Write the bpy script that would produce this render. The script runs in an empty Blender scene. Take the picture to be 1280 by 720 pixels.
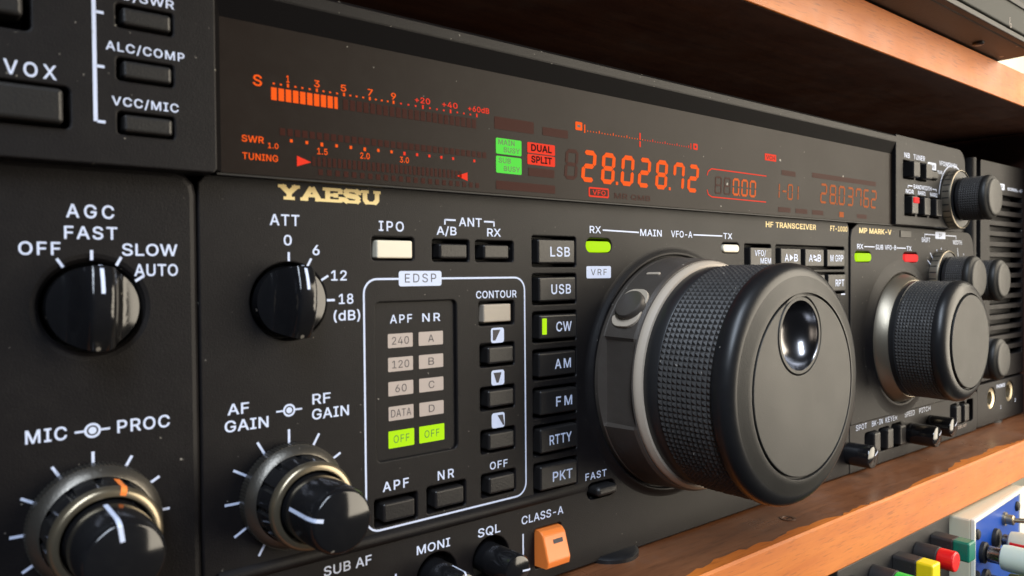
import bpy, bmesh, math, os, random
from mathutils import Matrix, Vector, geometry
random.seed(7)
sc = bpy.context.scene
R = math.radians
# ------------------------------------------------------------------ frame of reference
# everything is laid out in millimetres on the radio's front panel: u right, v up, w out towards the viewer
Z0 = 71.0
def W(u, v, w): return Vector((u * .001, -w * .001, (v + Z0) * .001))

# ------------------------------------------------------------------ camera
cd = bpy.data.cameras.new('camera'); cam = bpy.data.objects.new('camera', cd); sc.collection.objects.link(cam)
cd.sensor_width = 36; cd.lens = 943.956 * 36 / 1280; cd.clip_start = .01; cd.clip_end = 50
yaw, pit, rol = .6814409, -.01739478, -.00838008
cy, sy, cp, sp, cr, sr = math.cos(yaw), math.sin(yaw), math.cos(pit), math.sin(pit), math.cos(rol), math.sin(rol)
Rc = Matrix(((cy, 0, -sy), (0, 1, 0), (sy, 0, cy))) @ Matrix(((1, 0, 0), (0, cp, -sp), (0, sp, cp))) @ Matrix(((cr, -sr, 0), (sr, cr, 0), (0, 0, 1)))
A = Matrix(((1, 0, 0), (0, 0, -1), (0, 1, 0)))
cam.matrix_world = Matrix.Translation(W(0, 0, 130)) @ (A @ Rc).to_4x4()
cd.dof.use_dof = True; cd.dof.focus_distance = .20; cd.dof.aperture_fstop = 34
sc.camera = cam

# ------------------------------------------------------------------ world, lamps, exposure
sc.view_settings.view_transform = 'Standard'; sc.view_settings.look = 'None'; sc.view_settings.exposure = 0; sc.view_settings.gamma = 1
wd = bpy.data.worlds.new('World'); sc.world = wd; wd.use_nodes = True
wd.node_tree.nodes['Background'].inputs[0].default_value = (.80, .86, 1, 1); wd.node_tree.nodes['Background'].inputs[1].default_value = .035
def area(name, loc, aim, size, power, col, sy=None):
    l = bpy.data.lights.new(name, 'AREA'); l.energy = power; l.color = col; l.size = size
    if sy: l.shape = 'RECTANGLE'; l.size_y = sy
    o = bpy.data.objects.new(name, l); sc.collection.objects.link(o)
    o.location = W(*loc); d = W(*aim) - W(*loc); o.rotation_euler = d.to_track_quat('-Z', 'Y').to_euler(); return o
area('ceiling_lamp', (-420, 900, 700), (120, 0, 0), .30, 20, (.76, .86, 1), 1.0)
area('room_lamp', (720, 120, 500), (280, 0, 0), .6, 11, (1, .89, .72), .7)
area('wall_lamp', (1500, 500, 250), (1700, 150, -440), .4, 14, (1, .92, .75))  # unseen light added only to brighten the wall

# ------------------------------------------------------------------ materials
def lin(c):
    f = lambda x: x / 12.92 if x <= .04045 else ((x + .055) / 1.055) ** 2.4
    return tuple(f(x / 255) for x in c) + (1,)
def nd(nt, t, **k):
    n = nt.nodes.new(t)
    for a, b in k.items(): setattr(n, a, b)
    return n
def mat(name, col, rough=.5, metal=0, bump=0, bscale=3500, dust=0, dscale=900, dcol=(.42, .39, .34), vary=0, spec=.5, coat=0, dthr=.07):
    m = bpy.data.materials.new(name); m.use_nodes = True; nt = m.node_tree; b = nt.nodes['Principled BSDF']
    b.inputs['Base Color'].default_value = (*col, 1); b.inputs['Roughness'].default_value = rough; b.inputs['Metallic'].default_value = metal
    b.inputs['Specular IOR Level'].default_value = spec; b.inputs['Coat Weight'].default_value = coat
    L = nt.links.new
    tc = nd(nt, 'ShaderNodeTexCoord')
    if bump:
        n = nd(nt, 'ShaderNodeTexNoise'); n.inputs['Scale'].default_value = bscale; n.inputs['Detail'].default_value = 2
        bp = nd(nt, 'ShaderNodeBump'); bp.inputs['Strength'].default_value = bump; bp.inputs['Distance'].default_value = .00012
        L(tc.outputs['Object'], n.inputs['Vector']); L(n.outputs['Fac'], bp.inputs['Height']); L(bp.outputs[0], b.inputs['Normal'])
    last = None
    if vary:
        n = nd(nt, 'ShaderNodeTexNoise'); n.inputs['Scale'].default_value = 60; n.inputs['Detail'].default_value = 6; n.inputs['Roughness'].default_value = .65
        mr = nd(nt, 'ShaderNodeMapRange'); mr.inputs['From Min'].default_value = .3; mr.inputs['From Max'].default_value = .7
        mr.inputs['To Min'].default_value = rough - vary; mr.inputs['To Max'].default_value = rough + vary
        L(tc.outputs['Object'], n.inputs['Vector']); L(n.outputs['Fac'], mr.inputs['Value']); L(mr.outputs[0], b.inputs['Roughness'])
    if dust:
        # settled dust: sparse specks of two sizes plus a faint uneven film
        v = nd(nt, 'ShaderNodeTexVoronoi'); v.inputs['Scale'].default_value = dscale
        wn = nd(nt, 'ShaderNodeTexNoise'); wn.inputs['Scale'].default_value = dscale * 2.2; wn.inputs['Detail'].default_value = 3
        av = nd(nt, 'ShaderNodeVectorMath', operation='MULTIPLY_ADD'); av.inputs[1].default_value = (.0008, .0008, .0008)
        L(tc.outputs['Object'], wn.inputs['Vector']); L(wn.outputs['Color'], av.inputs[0]); L(tc.outputs['Object'], av.inputs[2]); L(av.outputs[0], v.inputs['Vector'])
        sep = nd(nt, 'ShaderNodeSeparateColor'); L(v.outputs['Color'], sep.inputs[0])
        pick = nd(nt, 'ShaderNodeMath', operation='GREATER_THAN'); pick.inputs[1].default_value = 1 - dust; L(sep.outputs[0], pick.inputs[0])
        rad = nd(nt, 'ShaderNodeMath', operation='MULTIPLY'); rad.inputs[1].default_value = dthr * 4; L(sep.outputs[1], rad.inputs[0])
        near = nd(nt, 'ShaderNodeMath', operation='LESS_THAN'); L(v.outputs['Distance'], near.inputs[0]); L(rad.outputs[0], near.inputs[1])
        mul = nd(nt, 'ShaderNodeMath', operation='MULTIPLY'); L(pick.outputs[0], mul.inputs[0]); L(near.outputs[0], mul.inputs[1])
        film_max = .008 if sum(col) < .1 else .04
        film = nd(nt, 'ShaderNodeTexNoise'); film.inputs['Scale'].default_value = 240; film.inputs['Detail'].default_value = 8; film.inputs['Roughness'].default_value = .7
        L(tc.outputs['Object'], film.inputs['Vector'])
        fr = nd(nt, 'ShaderNodeMapRange'); fr.inputs['From Min'].default_value = .45; fr.inputs['From Max'].default_value = .8; fr.inputs['To Max'].default_value = film_max
        L(film.outputs['Fac'], fr.inputs['Value'])
        mx = nd(nt, 'ShaderNodeMath', operation='MAXIMUM'); m7 = nd(nt, 'ShaderNodeMath', operation='MULTIPLY'); m7.inputs[1].default_value = .55
        L(mul.outputs[0], m7.inputs[0]); L(m7.outputs[0], mx.inputs[0]); L(fr.outputs[0], mx.inputs[1])
        mix = nd(nt, 'ShaderNodeMix', data_type='RGBA'); mix.inputs[6].default_value = (*col, 1); mix.inputs[7].default_value = (*dcol, 1)
        L(mx.outputs[0], mix.inputs[0]); L(mix.outputs[2], b.inputs['Base Color'])
    return m
def emis(name, rgb, s=1.0):
    m = mat(name, (.008, .006, .005), .6, spec=.04); b = m.node_tree.nodes['Principled BSDF']
    b.inputs['Emission Color'].default_value = lin(rgb); b.inputs['Emission Strength'].default_value = s
    return m
M = {}
M['panel'] = mat('textured_black_plastic', (.0060, .0052, .0058), .50, bump=.35, bscale=4200, dust=.10, dscale=950, vary=.02, dthr=.05, spec=.22)
M['dark'] = mat('matt_black_plastic', (.008, .008, .009), .6)
M['knob'] = mat('black_knob_plastic', (.016, .016, .017), .40, bump=.2, bscale=3000, dust=.03, dscale=600, dthr=.05)
M['face'] = mat('satin_dial_face', (.014, .0135, .0125), .48, spec=.38, bump=.25, bscale=5200, dust=.02, dscale=420, dthr=.05, vary=.04)
M['gloss'] = mat('glossy_black_plastic', (.008, .008, .009), .12, dust=.02, dscale=700)
M['bevel'] = mat('polished_dark_metal', (.07, .07, .072), .30, metal=.6)
M['gasket'] = mat('black_felt_gasket', (.004, .0035, .004), .7, spec=.06)  # near-black tone for the display chamfer and the badge letters
M['rim'] = mat('satin_black_rim', (.012, .012, .013), .34, spec=.34, dust=.03, dscale=500, dthr=.05, vary=.04)
M['knurl'] = mat('black_rubber_knurl', (.050, .047, .045), .5, bump=.2, bscale=2500, dust=.08, dscale=900, dthr=.06, spec=.4)
M['shuttle'] = mat('charcoal_metal_paint', (.078, .066, .056), .38, bump=.4, bscale=3200, dust=.06, dscale=800, metal=.15, vary=.06)
M['pale'] = mat('worn_pale_paint', (.50, .42, .33), .55, bump=.3, bscale=1800, dust=.05, dcol=(.12, .1, .09))
M['silver'] = mat('satin_champagne_metal', (.27, .235, .18), .40, metal=.8, bump=.15, bscale=2600, vary=.06)
M['gold_rim'] = mat('bronze_rim_metal', (.25, .21, .145), .28, metal=.8)
M['grey_ring'] = mat('dark_grey_metal', (.105, .097, .084), .36, metal=.8, bump=.3, bscale=2600, dust=.1, dscale=1100)
M['button'] = mat('grey_button_plastic', (.0135, .0125, .0125), .36, spec=.32, bump=.3, bscale=3200, dust=.03, dscale=600)
M['button_dark'] = mat('black_button_plastic', (.011, .0105, .0105), .40, bump=.3, bscale=3200, dust=.03, dscale=600)
M['cream'] = mat('cream_lamp_cap', (.72, .66, .52), .35)
M['tan'] = mat('unlit_lamp_cap', (.34, .29, .23), .40)
M['cell'] = mat('unlit_indicator_cell', (.42, .35, .31), .5)
M['ink'] = mat('white_print', (.60, .67, .86), .6, dust=.10, dscale=1600, dcol=(.22, .22, .25))
M['inkdark'] = mat('dark_print', (.05, .045, .05), .6)
M['inkgreen'] = mat('dark_green_print', (.05, .16, .03), .6)
M['goldink'] = mat('cream_gold_print', (.80, .62, .27), .5)
M['window'] = mat('smoked_display_window', (.0115, .0074, .0056), .44, spec=.11, dust=.13, dscale=360, dthr=.06, dcol=(.55, .52, .46), vary=.02, bump=.08, bscale=5000)
M['ghost'] = mat('unlit_display_segment', (.040, .0105, .007), .5, spec=.07)
M['orange_on'] = emis('lit_orange_segment', (255, 92, 14), 1.0)
M['red_on'] = emis('lit_red_segment', (250, 58, 34), .95)
M['dim_on'] = emis('dim_orange_segment', (222, 98, 36), 1.0)
M['dimmer_on'] = emis('faint_orange_segment', (186, 92, 40), 1.0)
M['green_on'] = emis('lit_green_segment', (92, 232, 74), .95)
M['lime_on'] = emis('lit_lime_lamp', (186, 240, 20), 1)
M['redlamp_on'] = emis('lit_red_lamp', (250, 52, 54), 1)
M['orange_sw'] = mat('orange_switch_plastic', (.90, .235, .045), .38)
M['chrome'] = mat('polished_chrome', (.22, .215, .22), .22, metal=1)
M['brass'] = mat('brass_contact', (.42, .36, .25), .35, metal=.9)
M['creambox'] = mat('cream_enamel', (.62, .57, .42), .45, bump=.1, bscale=1500)
M['blue'] = mat('blue_enamel_panel', (.006, .07, .40), .35, bump=.15, bscale=1500, dust=.03)
M['whitepaint'] = mat('white_enamel', (.80, .78, .68), .4)
M['post_black'] = mat('dusty_black_sleeve', (.020, .018, .018), .6, bump=.4, bscale=2000, dust=.1, dscale=800)
for n, c in (('teal', (.005, .17, .11)), ('red', (.72, .008, .012)), ('yellow', (.85, .66, .01)), ('green', (.02, .55, .06)), ('grey', (.08, .07, .07))):
    M['cap_' + n] = mat(n + '_cap_plastic', c, .35)
M['plug_white'] = mat('white_plug_plastic', (.62, .72, .62), .4); M['plug_green'] = mat('olive_plug_plastic', (.16, .22, .05), .45)
M['case'] = mat('black_enamel_case', (.008, .007, .007), .42, spec=.2, bump=.3, bscale=1400, dust=.03, dscale=300)
M['case_front'] = mat('grey_aluminium_front', (.028, .030, .026), .6, bump=.1, spec=.2)
M['wall'] = mat('cream_wall_paint', (.82, .78, .64), .8)
def wood(name, dark, light, rough, wear=.35):
    m = bpy.data.materials.new(name); m.use_nodes = True; nt = m.node_tree; b = nt.nodes['Principled BSDF']; L = nt.links.new
    b.inputs['Roughness'].default_value = rough
    tc = nd(nt, 'ShaderNodeTexCoord'); mp = nd(nt, 'ShaderNodeMapping'); mp.inputs['Scale'].default_value = (9, 70, 90)
    n = nd(nt, 'ShaderNodeTexNoise'); n.inputs['Scale'].default_value = 3; n.inputs['Detail'].default_value = 8; n.inputs['Roughness'].default_value = .62; n.inputs['Distortion'].default_value = .8
    L(tc.outputs['Object'], mp.inputs[0]); L(mp.outputs[0], n.inputs['Vector'])
    r = nd(nt, 'ShaderNodeMapRange'); r.inputs['From Min'].default_value = .32; r.inputs['From Max'].default_value = .68; L(n.outputs['Fac'], r.inputs['Value'])
    mix = nd(nt, 'ShaderNodeMix', data_type='RGBA'); mix.inputs[6].default_value = (*dark, 1); mix.inputs[7].default_value = (*light, 1)
    L(r.outputs[0], mix.inputs[0])
    # open pores along the grain and a few scuffs
    mp2 = nd(nt, 'ShaderNodeMapping'); mp2.inputs['Scale'].default_value = (160, 1500, 1900); n2 = nd(nt, 'ShaderNodeTexNoise'); n2.inputs['Scale'].default_value = 1; n2.inputs['Detail'].default_value = 3
    L(tc.outputs['Object'], mp2.inputs[0]); L(mp2.outputs[0], n2.inputs['Vector'])
    r2 = nd(nt, 'ShaderNodeMapRange'); r2.inputs['From Min'].default_value = .56; r2.inputs['From Max'].default_value = .72; r2.inputs['To Max'].default_value = .55; L(n2.outputs['Fac'], r2.inputs['Value'])
    mx2 = nd(nt, 'ShaderNodeMix', data_type='RGBA'); mx2.inputs[7].default_value = tuple(c * .45 for c in dark) + (1,); L(r2.outputs[0], mx2.inputs[0]); L(mix.outputs[2], mx2.inputs[6])
    n3 = nd(nt, 'ShaderNodeTexNoise'); n3.inputs['Scale'].default_value = 38; n3.inputs['Detail'].default_value = 7; n3.inputs['Roughness'].default_value = .7; L(tc.outputs['Object'], n3.inputs['Vector'])
    r3 = nd(nt, 'ShaderNodeMapRange'); r3.inputs['From Min'].default_value = .55; r3.inputs['From Max'].default_value = .68; r3.inputs['To Max'].default_value = wear; L(n3.outputs['Fac'], r3.inputs['Value'])
    mx3 = nd(nt, 'ShaderNodeMix', data_type='RGBA'); mx3.inputs[7].default_value = tuple(.6 * c + .06 for c in light) + (1,); L(r3.outputs[0], mx3.inputs[0]); L(mx2.outputs[2], mx3.inputs[6])
    r4 = nd(nt, 'ShaderNodeMapRange'); r4.inputs['From Min'].default_value = .3; r4.inputs['From Max'].default_value = .7; r4.inputs['To Min'].default_value = rough - .1; r4.inputs['To Max'].default_value = rough + .15; L(n3.outputs['Fac'], r4.inputs['Value']); L(r4.outputs[0], b.inputs['Roughness'])
    out = mx3.outputs[2]
    bp = nd(nt, 'ShaderNodeBump'); bp.inputs['Strength'].default_value = .15; bp.inputs['Distance'].default_value = .0002; L(n.outputs['Fac'], bp.inputs['Height']); L(bp.outputs[0], b.inputs['Normal'])
    L(out, b.inputs['Base Color']); return m
M['edge_wood'] = wood('orange_edge_wood', (.50, .128, .014), (.61, .182, .023), .5, .10)
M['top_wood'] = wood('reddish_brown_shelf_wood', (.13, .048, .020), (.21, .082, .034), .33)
M['under_wood'] = wood('dark_varnished_wood', (.050, .016, .009), (.085, .030, .015), .5, .12)  # shade below the upper shelf put into a darker wood colour
M['hole'] = mat('screw_head', (.12, .06, .035), .5)

# ------------------------------------------------------------------ geometry helpers: geo = (verts, faces) in mm
def xf(g, du=0, dv=0, dw=0, rot=0, m=None):
    c, s = math.cos(rot), math.sin(rot)
    V = [(x * c - y * s + du, x * s + y * c + dv, z + dw) for x, y, z in g[0]]
    return V, g[1]
def xm(g, mt): return [tuple(mt @ Vector(p)) for p in g[0]], g[1]
def shape(s, grow=0):
    if s[0] == 'c':
        _, x, y, r = s; r += grow; n = max(20, min(96, int(r * 10)))
        return [(x + r * math.cos(2 * math.pi * i / n), y + r * math.sin(2 * math.pi * i / n)) for i in range(n)]
    if s[0] == 'r':
        _, x, y, w, h, r = s; w = w / 2 + grow; h = h / 2 + grow; r = min(max(r + grow, .02), w - .001, h - .001); out = []; n = 6
        for cx, cy_, a in ((x + w - r, y + h - r, 0), (x - w + r, y + h - r, 90), (x - w + r, y - h + r, 180), (x + w - r, y - h + r, 270)):
            for i in range(n + 1):
                t = R(a + 90 * i / n); out.append((cx + r * math.cos(t), cy_ + r * math.sin(t)))
        return out
    return list(s[1])                                   # ('p', points)
def curve_geo(cu):
    o = bpy.data.objects.new('tmp', cu); me = bpy.data.meshes.new_from_object(o)
    V = [tuple(v.co) for v in me.vertices]; F = [tuple(p.vertices) for p in me.polygons]
    bpy.data.objects.remove(o); bpy.data.meshes.remove(me); bpy.data.curves.remove(cu)
    return V, F
def plate(outer, z0, z1, b=.2, holes=()):
    cu = bpy.data.curves.new('tmp', 'CURVE'); cu.dimensions = '2D'; cu.fill_mode = 'BOTH'
    b = min(b, (z1 - z0) / 2 - .001)
    cu.extrude = (z1 - z0) / 2 - b; cu.bevel_depth = b; cu.bevel_resolution = 2
    for s, g in [(outer, -b)] + [(h, b) for h in holes]:
        P = shape(s, g); sp_ = cu.splines.new('POLY'); sp_.points.add(len(P) - 1)
        for q, p in zip(sp_.points, P): q.co = (p[0], p[1], 0, 1)
        sp_.use_cyclic_u = True
    V, F = curve_geo(cu); zc = (z0 + z1) / 2
    return [(x, y, z + zc) for x, y, z in V], F
def rr(x, y, w, h, r=.4): return ('r', x, y, w, h, r)
def rb(l, t, r_, b_, rad=.4): return ('r', (l + r_) / 2, (t + b_) / 2, r_ - l, t - b_, rad)
def flat(s, z=0, hole=None):
    P = shape(s)
    if hole is None: return [(x, y, z) for x, y in P], [tuple(range(len(P)))]
    Q = shape(hole); n = len(P)
    return [(x, y, z) for x, y in P + Q], [(i, (i + 1) % n, n + (i + 1) % n, n + i) for i in range(n)]
def line(x0, y0, x1, y1, t=.4, z=0):
    d = math.hypot(x1 - x0, y1 - y0); nx, ny = -(y1 - y0) / d * t / 2, (x1 - x0) / d * t / 2
    return [(x0 + nx, y0 + ny, z), (x0 - nx, y0 - ny, z), (x1 - nx, y1 - ny, z), (x1 + nx, y1 + ny, z)], [(0, 1, 2, 3)]
def box(x0, x1, y0, y1, z0, z1):
    V = [(x, y, z) for z in (z0, z1) for x, y in ((x0, y0), (x1, y0), (x1, y1), (x0, y1))]
    return V, [(3, 2, 1, 0), (4, 5, 6, 7), (0, 1, 5, 4), (1, 2, 6, 5), (2, 3, 7, 6), (3, 0, 4, 7)]
def lathe(prof, n=96, cap0=False, cap1=True):
    V = []; F = []
    for r, z in prof: V += [(r * math.cos(2 * math.pi * i / n), r * math.sin(2 * math.pi * i / n), z) for i in range(n)]
    for k in range(len(prof) - 1):
        for i in range(n): F.append((k * n + i, k * n + (i + 1) % n, (k + 1) * n + (i + 1) % n, (k + 1) * n + i))
    if cap1: F.append(tuple((len(prof) - 1) * n + i for i in range(n)))
    if cap0: F.append(tuple(reversed(range(n))))
    return V, F
def strip(prof, ang, hw, lift=.06):
    # a painted mark that follows a lathe profile; ang measured clockwise from 12 o'clock
    V = []; F = []; a = R(90 - ang)
    for r, z in prof:
        for s in (-1, 1):
            x, y = (r + lift), s * hw
            V.append((x * math.cos(a) - y * math.sin(a), x * math.sin(a) + y * math.cos(a), z + lift * .6))
    for k in range(len(prof) - 1): F.append((2 * k, 2 * k + 1, 2 * k + 3, 2 * k + 2))
    return V, F
def knurl(r, z0, z1, na, nz, d):
    V = []; F = []
    for k in range(nz + 1):
        for i in range(na):
            a = 2 * math.pi * i / na; V.append(((r - d) * math.cos(a), (r - d) * math.sin(a), z0 + (z1 - z0) * k / nz))
    for k in range(nz):
        for i in range(na):
            a = 2 * math.pi * (i + .5) / na; c = len(V); rj = r - abs(random.gauss(0, .11)) * d - d * .18 * (.5 + .5 * math.sin(a * 3 + k * .4)) * random.random(); V.append((rj * math.cos(a), rj * math.sin(a), z0 + (z1 - z0) * (k + .5) / nz))
            q = (k * na + i, k * na + (i + 1) % na, (k + 1) * na + (i + 1) % na, (k + 1) * na + i)
            for j in range(4): F.append((q[j], q[(j + 1) % 4], c))
    return V, F
FONT = None
try: FONT = bpy.data.fonts.load(os.path.join(bpy.utils.system_resource('DATAFILES'), 'fonts', 'Inter.woff2'))     # the sans that ships with Blender
except Exception: FONT = None
GC = {}
TRACK = {'AGC': 1.28, 'VOX': 1.3, 'IPO': 1.22, 'APF': 1.2, 'NR': 1.25, 'AM': 1.25, 'FM': 1.3, 'EDSP': 1.22, 'FAST': 1.14, 'OFF': 1.14, 'MIC': 1.12, 'PROC': 1.1, 'ALC/COMP': 1.12, 'VCC/MIC': 1.12, 'ATT': 1.12, 'SLOW': 1.04, 'VRF': 1.25, 'LSB': 1.1, 'USB': 1.1}
def glyphs(s, bold):
    """filled outline of a string; overlapping contours are united, outlines emboldened"""
    if (s, bold) in GC: return GC[s, bold]
    cu = bpy.data.curves.new('t', 'FONT'); cu.body = s; cu.size = 1; cu.resolution_u = 3; cu.fill_mode = 'NONE'; cu.space_character = TRACK.get(s, 1.05)
    if FONT: cu.font = FONT
    o = bpy.data.objects.new('tmp', cu); me = bpy.data.meshes.new_from_object(o)
    P = [v.co.xy for v in me.vertices]; nb = {}
    for e in me.edges: nb.setdefault(e.vertices[0], []).append(e.vertices[1]); nb.setdefault(e.vertices[1], []).append(e.vertices[0])
    loops = []; k0 = 0; n = len(P)
    while k0 < n:                                               # every contour is a run of consecutive vertices closed by an edge back to its start
        k1 = k0
        while k1 + 1 < n and (k1 + 1) in nb.get(k1, ()): k1 += 1
        loops.append([P[k].copy() for k in range(k0, k1 + 1)]); k0 = k1 + 1
    bpy.data.objects.remove(o); bpy.data.meshes.remove(me); bpy.data.curves.remove(cu)
    def ar(l): return sum(l[i - 1].x * l[i].y - l[i].x * l[i - 1].y for i in range(len(l))) / 2
    loops = [l for l in loops if len(l) > 2 and abs(ar(l)) > 1e-6]
    if not loops: GC[s, bold] = ([], []); return GC[s, bold]
    big = ar(max(loops, key=lambda l: abs(ar(l)))) > 0
    if not big: loops = [l[::-1] for l in loops]                # now solids run counter-clockwise, holes clockwise
    out = []
    for l in loops:
        q = []
        for p in l:
            if not q or (p - q[-1]).length > 1e-5: q.append(p)
        if (q[0] - q[-1]).length < 1e-5: q.pop()
        n = len(q); r = []
        for i in range(n):
            a = (q[i] - q[i - 1]).normalized(); b = (q[(i + 1) % n] - q[i]).normalized()
            na, nb_ = Vector((a.y, -a.x)), Vector((b.y, -b.x)); m = na + nb_
            if m.length < .3: m = na
            m.normalize(); r.append(q[i] + m * min(bold / max(m.dot(na), .5), bold * 2))
        out.append(r)
    V = []; E_ = []
    for l in out: k = len(V); n = len(l); V += l; E_ += [(k + i, k + (i + 1) % n) for i in range(n)]
    rv, re_, rf, ov, oe, of = geometry.delaunay_2d_cdt(V, E_, [], 0, 1e-6)
    def wind(x, y):                                             # non-zero winding rule
        w = 0
        for l in out:
            for i in range(len(l)):
                p, q = l[i - 1], l[i]
                if (p.y <= y) != (q.y <= y):
                    if p.x + (y - p.y) / (q.y - p.y) * (q.x - p.x) > x: w += 1 if q.y > p.y else -1
        return w
    G_ = ([(p.x, p.y) for p in rv], [tuple(f) for f in rf if wind(sum(rv[k].x for k in f) / len(f), sum(rv[k].y for k in f) / len(f)) != 0])
    GC[s, bold] = G_; return G_
def text(s, l, base, r, cap, z=.05, bold=.012, mono=None):
    V, F = glyphs(s, bold)
    if not V: return [], []
    x0 = min(p[0] for p in V); x1 = max(p[0] for p in V)
    k = (r - l) / (x1 - x0); ky = cap / (CAP + 2 * bold)
    return [(l + (p[0] - x0) * k, base + (p[1] + bold) * ky, z) for p in V], F
_g = glyphs('H', 0); CAP = max(p[1] for p in _g[0]) - min(p[1] for p in _g[0])

# ------------------------------------------------------------------ object helpers
ORG = {}; WIN = None
class G:
    def __init__(s): s.v = []; s.f = []; s.m = []; s.mats = []
    def add(s, g, m):
        if m not in s.mats: s.mats.append(m)
        k = len(s.v); s.v += g[0]; s.f += [tuple(i + k for i in f) for f in g[1]]; s.m += [s.mats.index(m)] * len(g[1]); return s
def obj(name, g, m=None, parent=None, loc=(0, 0, 0), smooth=None, label=None):
    """link ONE mesh object; geometry in mm relative to loc (u, v, w)"""
    if parent is not None and parent is WIN: loc = tuple(ORG[WIN.name])
    if not isinstance(g, G): g = G().add(g, m)
    me = bpy.data.meshes.new(name)
    me.from_pydata([(x * .001, -z * .001, y * .001) for x, y, z in g.v], [], g.f)
    for k in g.mats: me.materials.append(M[k])
    me.polygons.foreach_set('material_index', g.m)
    if smooth: me.polygons.foreach_set('use_smooth', [True] * len(me.polygons)); me.set_sharp_from_angle(angle=R(smooth))
    me.update()
    o = bpy.data.objects.new(name, me); sc.collection.objects.link(o)
    ORG[o.name] = Vector(loc)
    if parent is not None:
        o.parent = parent; p = Vector(loc) - ORG[parent.name]; o.location = (p.x * .001, -p.z * .001, p.y * .001)
    else: o.location = W(*loc)
    if label: o['label'] = label
    return o
def empty(name, loc, label, cat, rot=0, group=None):
    o = bpy.data.objects.new(name, None); sc.collection.objects.link(o); o.location = W(*loc); o.rotation_euler.z = rot; o.empty_display_size = .01
    ORG[o.name] = Vector(loc); o['label'] = label; o['category'] = cat
    if group: o['group'] = group
    return o
def dup(o, loc, parent, label=None):
    """copy a part (and its own children) to a new place under the same parent"""
    c = o.copy(); sc.collection.objects.link(c); c.parent = parent; ORG[c.name] = Vector(loc)
    p = Vector(loc) - ORG[parent.name]; c.location = (p.x * .001, -p.z * .001, p.y * .001)
    if label: c['label'] = label
    for ch in list(o.children):
        k = ch.copy(); sc.collection.objects.link(k); k.parent = c; ORG[k.name] = ORG[ch.name] - ORG[o.name] + Vector(loc)
    return c
def tag(o, label, cat, group=None, kind=None):
    if kind: o['kind'] = kind
    o['label'] = label; o['category'] = cat
    if group: o['group'] = group
    return o

# ================================================================== THE RACK: shelves, side board, wall
g = G().add(plate(rb(-320, -71, 432, -86, .5), -420, 20.4, .5), 'top_wood')
# worn front lip: the lighter edging reaches a ragged little way over the top
x = -320.
edge = []
while x < 432:
    edge.append((x, 20.3 - max(0, 1.6 + 1.5 * math.sin(x * .041 + 1) + 1.2 * math.sin(x * .17) * random.random() + random.uniform(-.7, .5)))); x += random.choice((1.5, 2.5, 4))
edge.append((432, 18.5))
V = []; F = []
for i, (a, b) in enumerate(edge):
    V += [(a, -70.93, b), (a, -70.93, 20.6), (a, -71.5, 21.2), (a, -85.6, 21.2), (a, -86.1, 20.8), (a, -86.1, 19)]
    if i:
        for k in range(5): F.append((6 * i - 6 + k, 6 * i - 6 + k + 1, 6 * i + k + 1, 6 * i + k))
lower = obj('lower_shelf', g, loc=(0, 0, 0))
tag(lower, 'reddish brown wooden shelf board carrying the radio, with a worn orange front edge', 'shelf')
obj('front_edging', (V, F), 'edge_wood', lower, label='bright orange wooden edging with a ragged worn upper border')
scr = obj('countersunk_screw', G().add(lathe([(2.3, 0), (2.3, .15), (1.5, .12), (1.2, -.3)], 24), 'hole').add(flat(rr(0, 0, 2, .45, .1), .02), 'dark'), None, lower, (0, 0, 0))
scr.location = W(198, -70.95, 11.4) - lower.location; scr.rotation_euler.x = -R(90)
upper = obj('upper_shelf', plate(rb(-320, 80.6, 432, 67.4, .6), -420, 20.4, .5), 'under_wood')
tag(upper, 'brown wooden shelf board above the radio with a pale orange front edge', 'shelf')
obj('front_edging', plate(rb(-320, 80.7, 432, 67.3, .6), 20.4, 21.2, .3), 'edge_wood', upper, label='smooth pale orange front edging strip')
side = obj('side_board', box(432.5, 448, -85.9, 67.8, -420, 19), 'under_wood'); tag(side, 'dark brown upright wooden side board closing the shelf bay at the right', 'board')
back = obj('back_board', box(-320, 448, -85, 67.9, -426, -420.5), 'under_wood'); tag(back, 'dark brown wooden board closing the back of the shelf bay', 'board')  # added board, blocks light that would enter the bay from behind
wall = obj('wall', box(-1200, 3200, -900, 1500, -470, -440), 'wall'); tag(wall, 'cream painted wall behind the shelves', 'wall', kind='structure')

# ================================================================== THE CASE ON THE UPPER SHELF
bc = empty('equipment_case', (60, 81.2, -80), 'black metal equipment case with a grey front resting on the upper shelf', 'case')
obj('case_body', plate(rb(-320, 150, 333, 81.2, .8), -330, 33, .4), 'case', bc)
obj('front_plate', plate(rb(-320, 150, 334, 83.4, .6), 33, 36, .5), 'case_front', bc, label='grey aluminium front plate with a dark seam')
obj('front_trim', plate(rb(-320, 83.2, 334, 81.3, .4), 33, 35.4, .3), 'case', bc)
obj('front_seam', plate(rb(-320, 93.8, 334, 91.8, .3), 36, 36.6, .2), 'dark', bc)
for u, w in ((318, -2), (262, 8), (300, 25)):
    s = obj('case_screw', lathe([(1.9, 0), (1.9, .5), (1.2, .9), (0, .95)], 20, cap1=False), 'bevel', bc, (u, 81.2, w)); s.rotation_euler.x = R(90)
g = G()
P = [(296.2, 86.6), (296.1, 84.9), (296.3, 83.8), (297.2, 83.3), (297.9, 83.7), (297.6, 84.4), (296.8, 84.6)]
for a, b in zip(P, P[1:]): g.add(line(*a, *b, .25, 36.05), 'cell')
obj('scratch_mark', g, None, bc)

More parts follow.
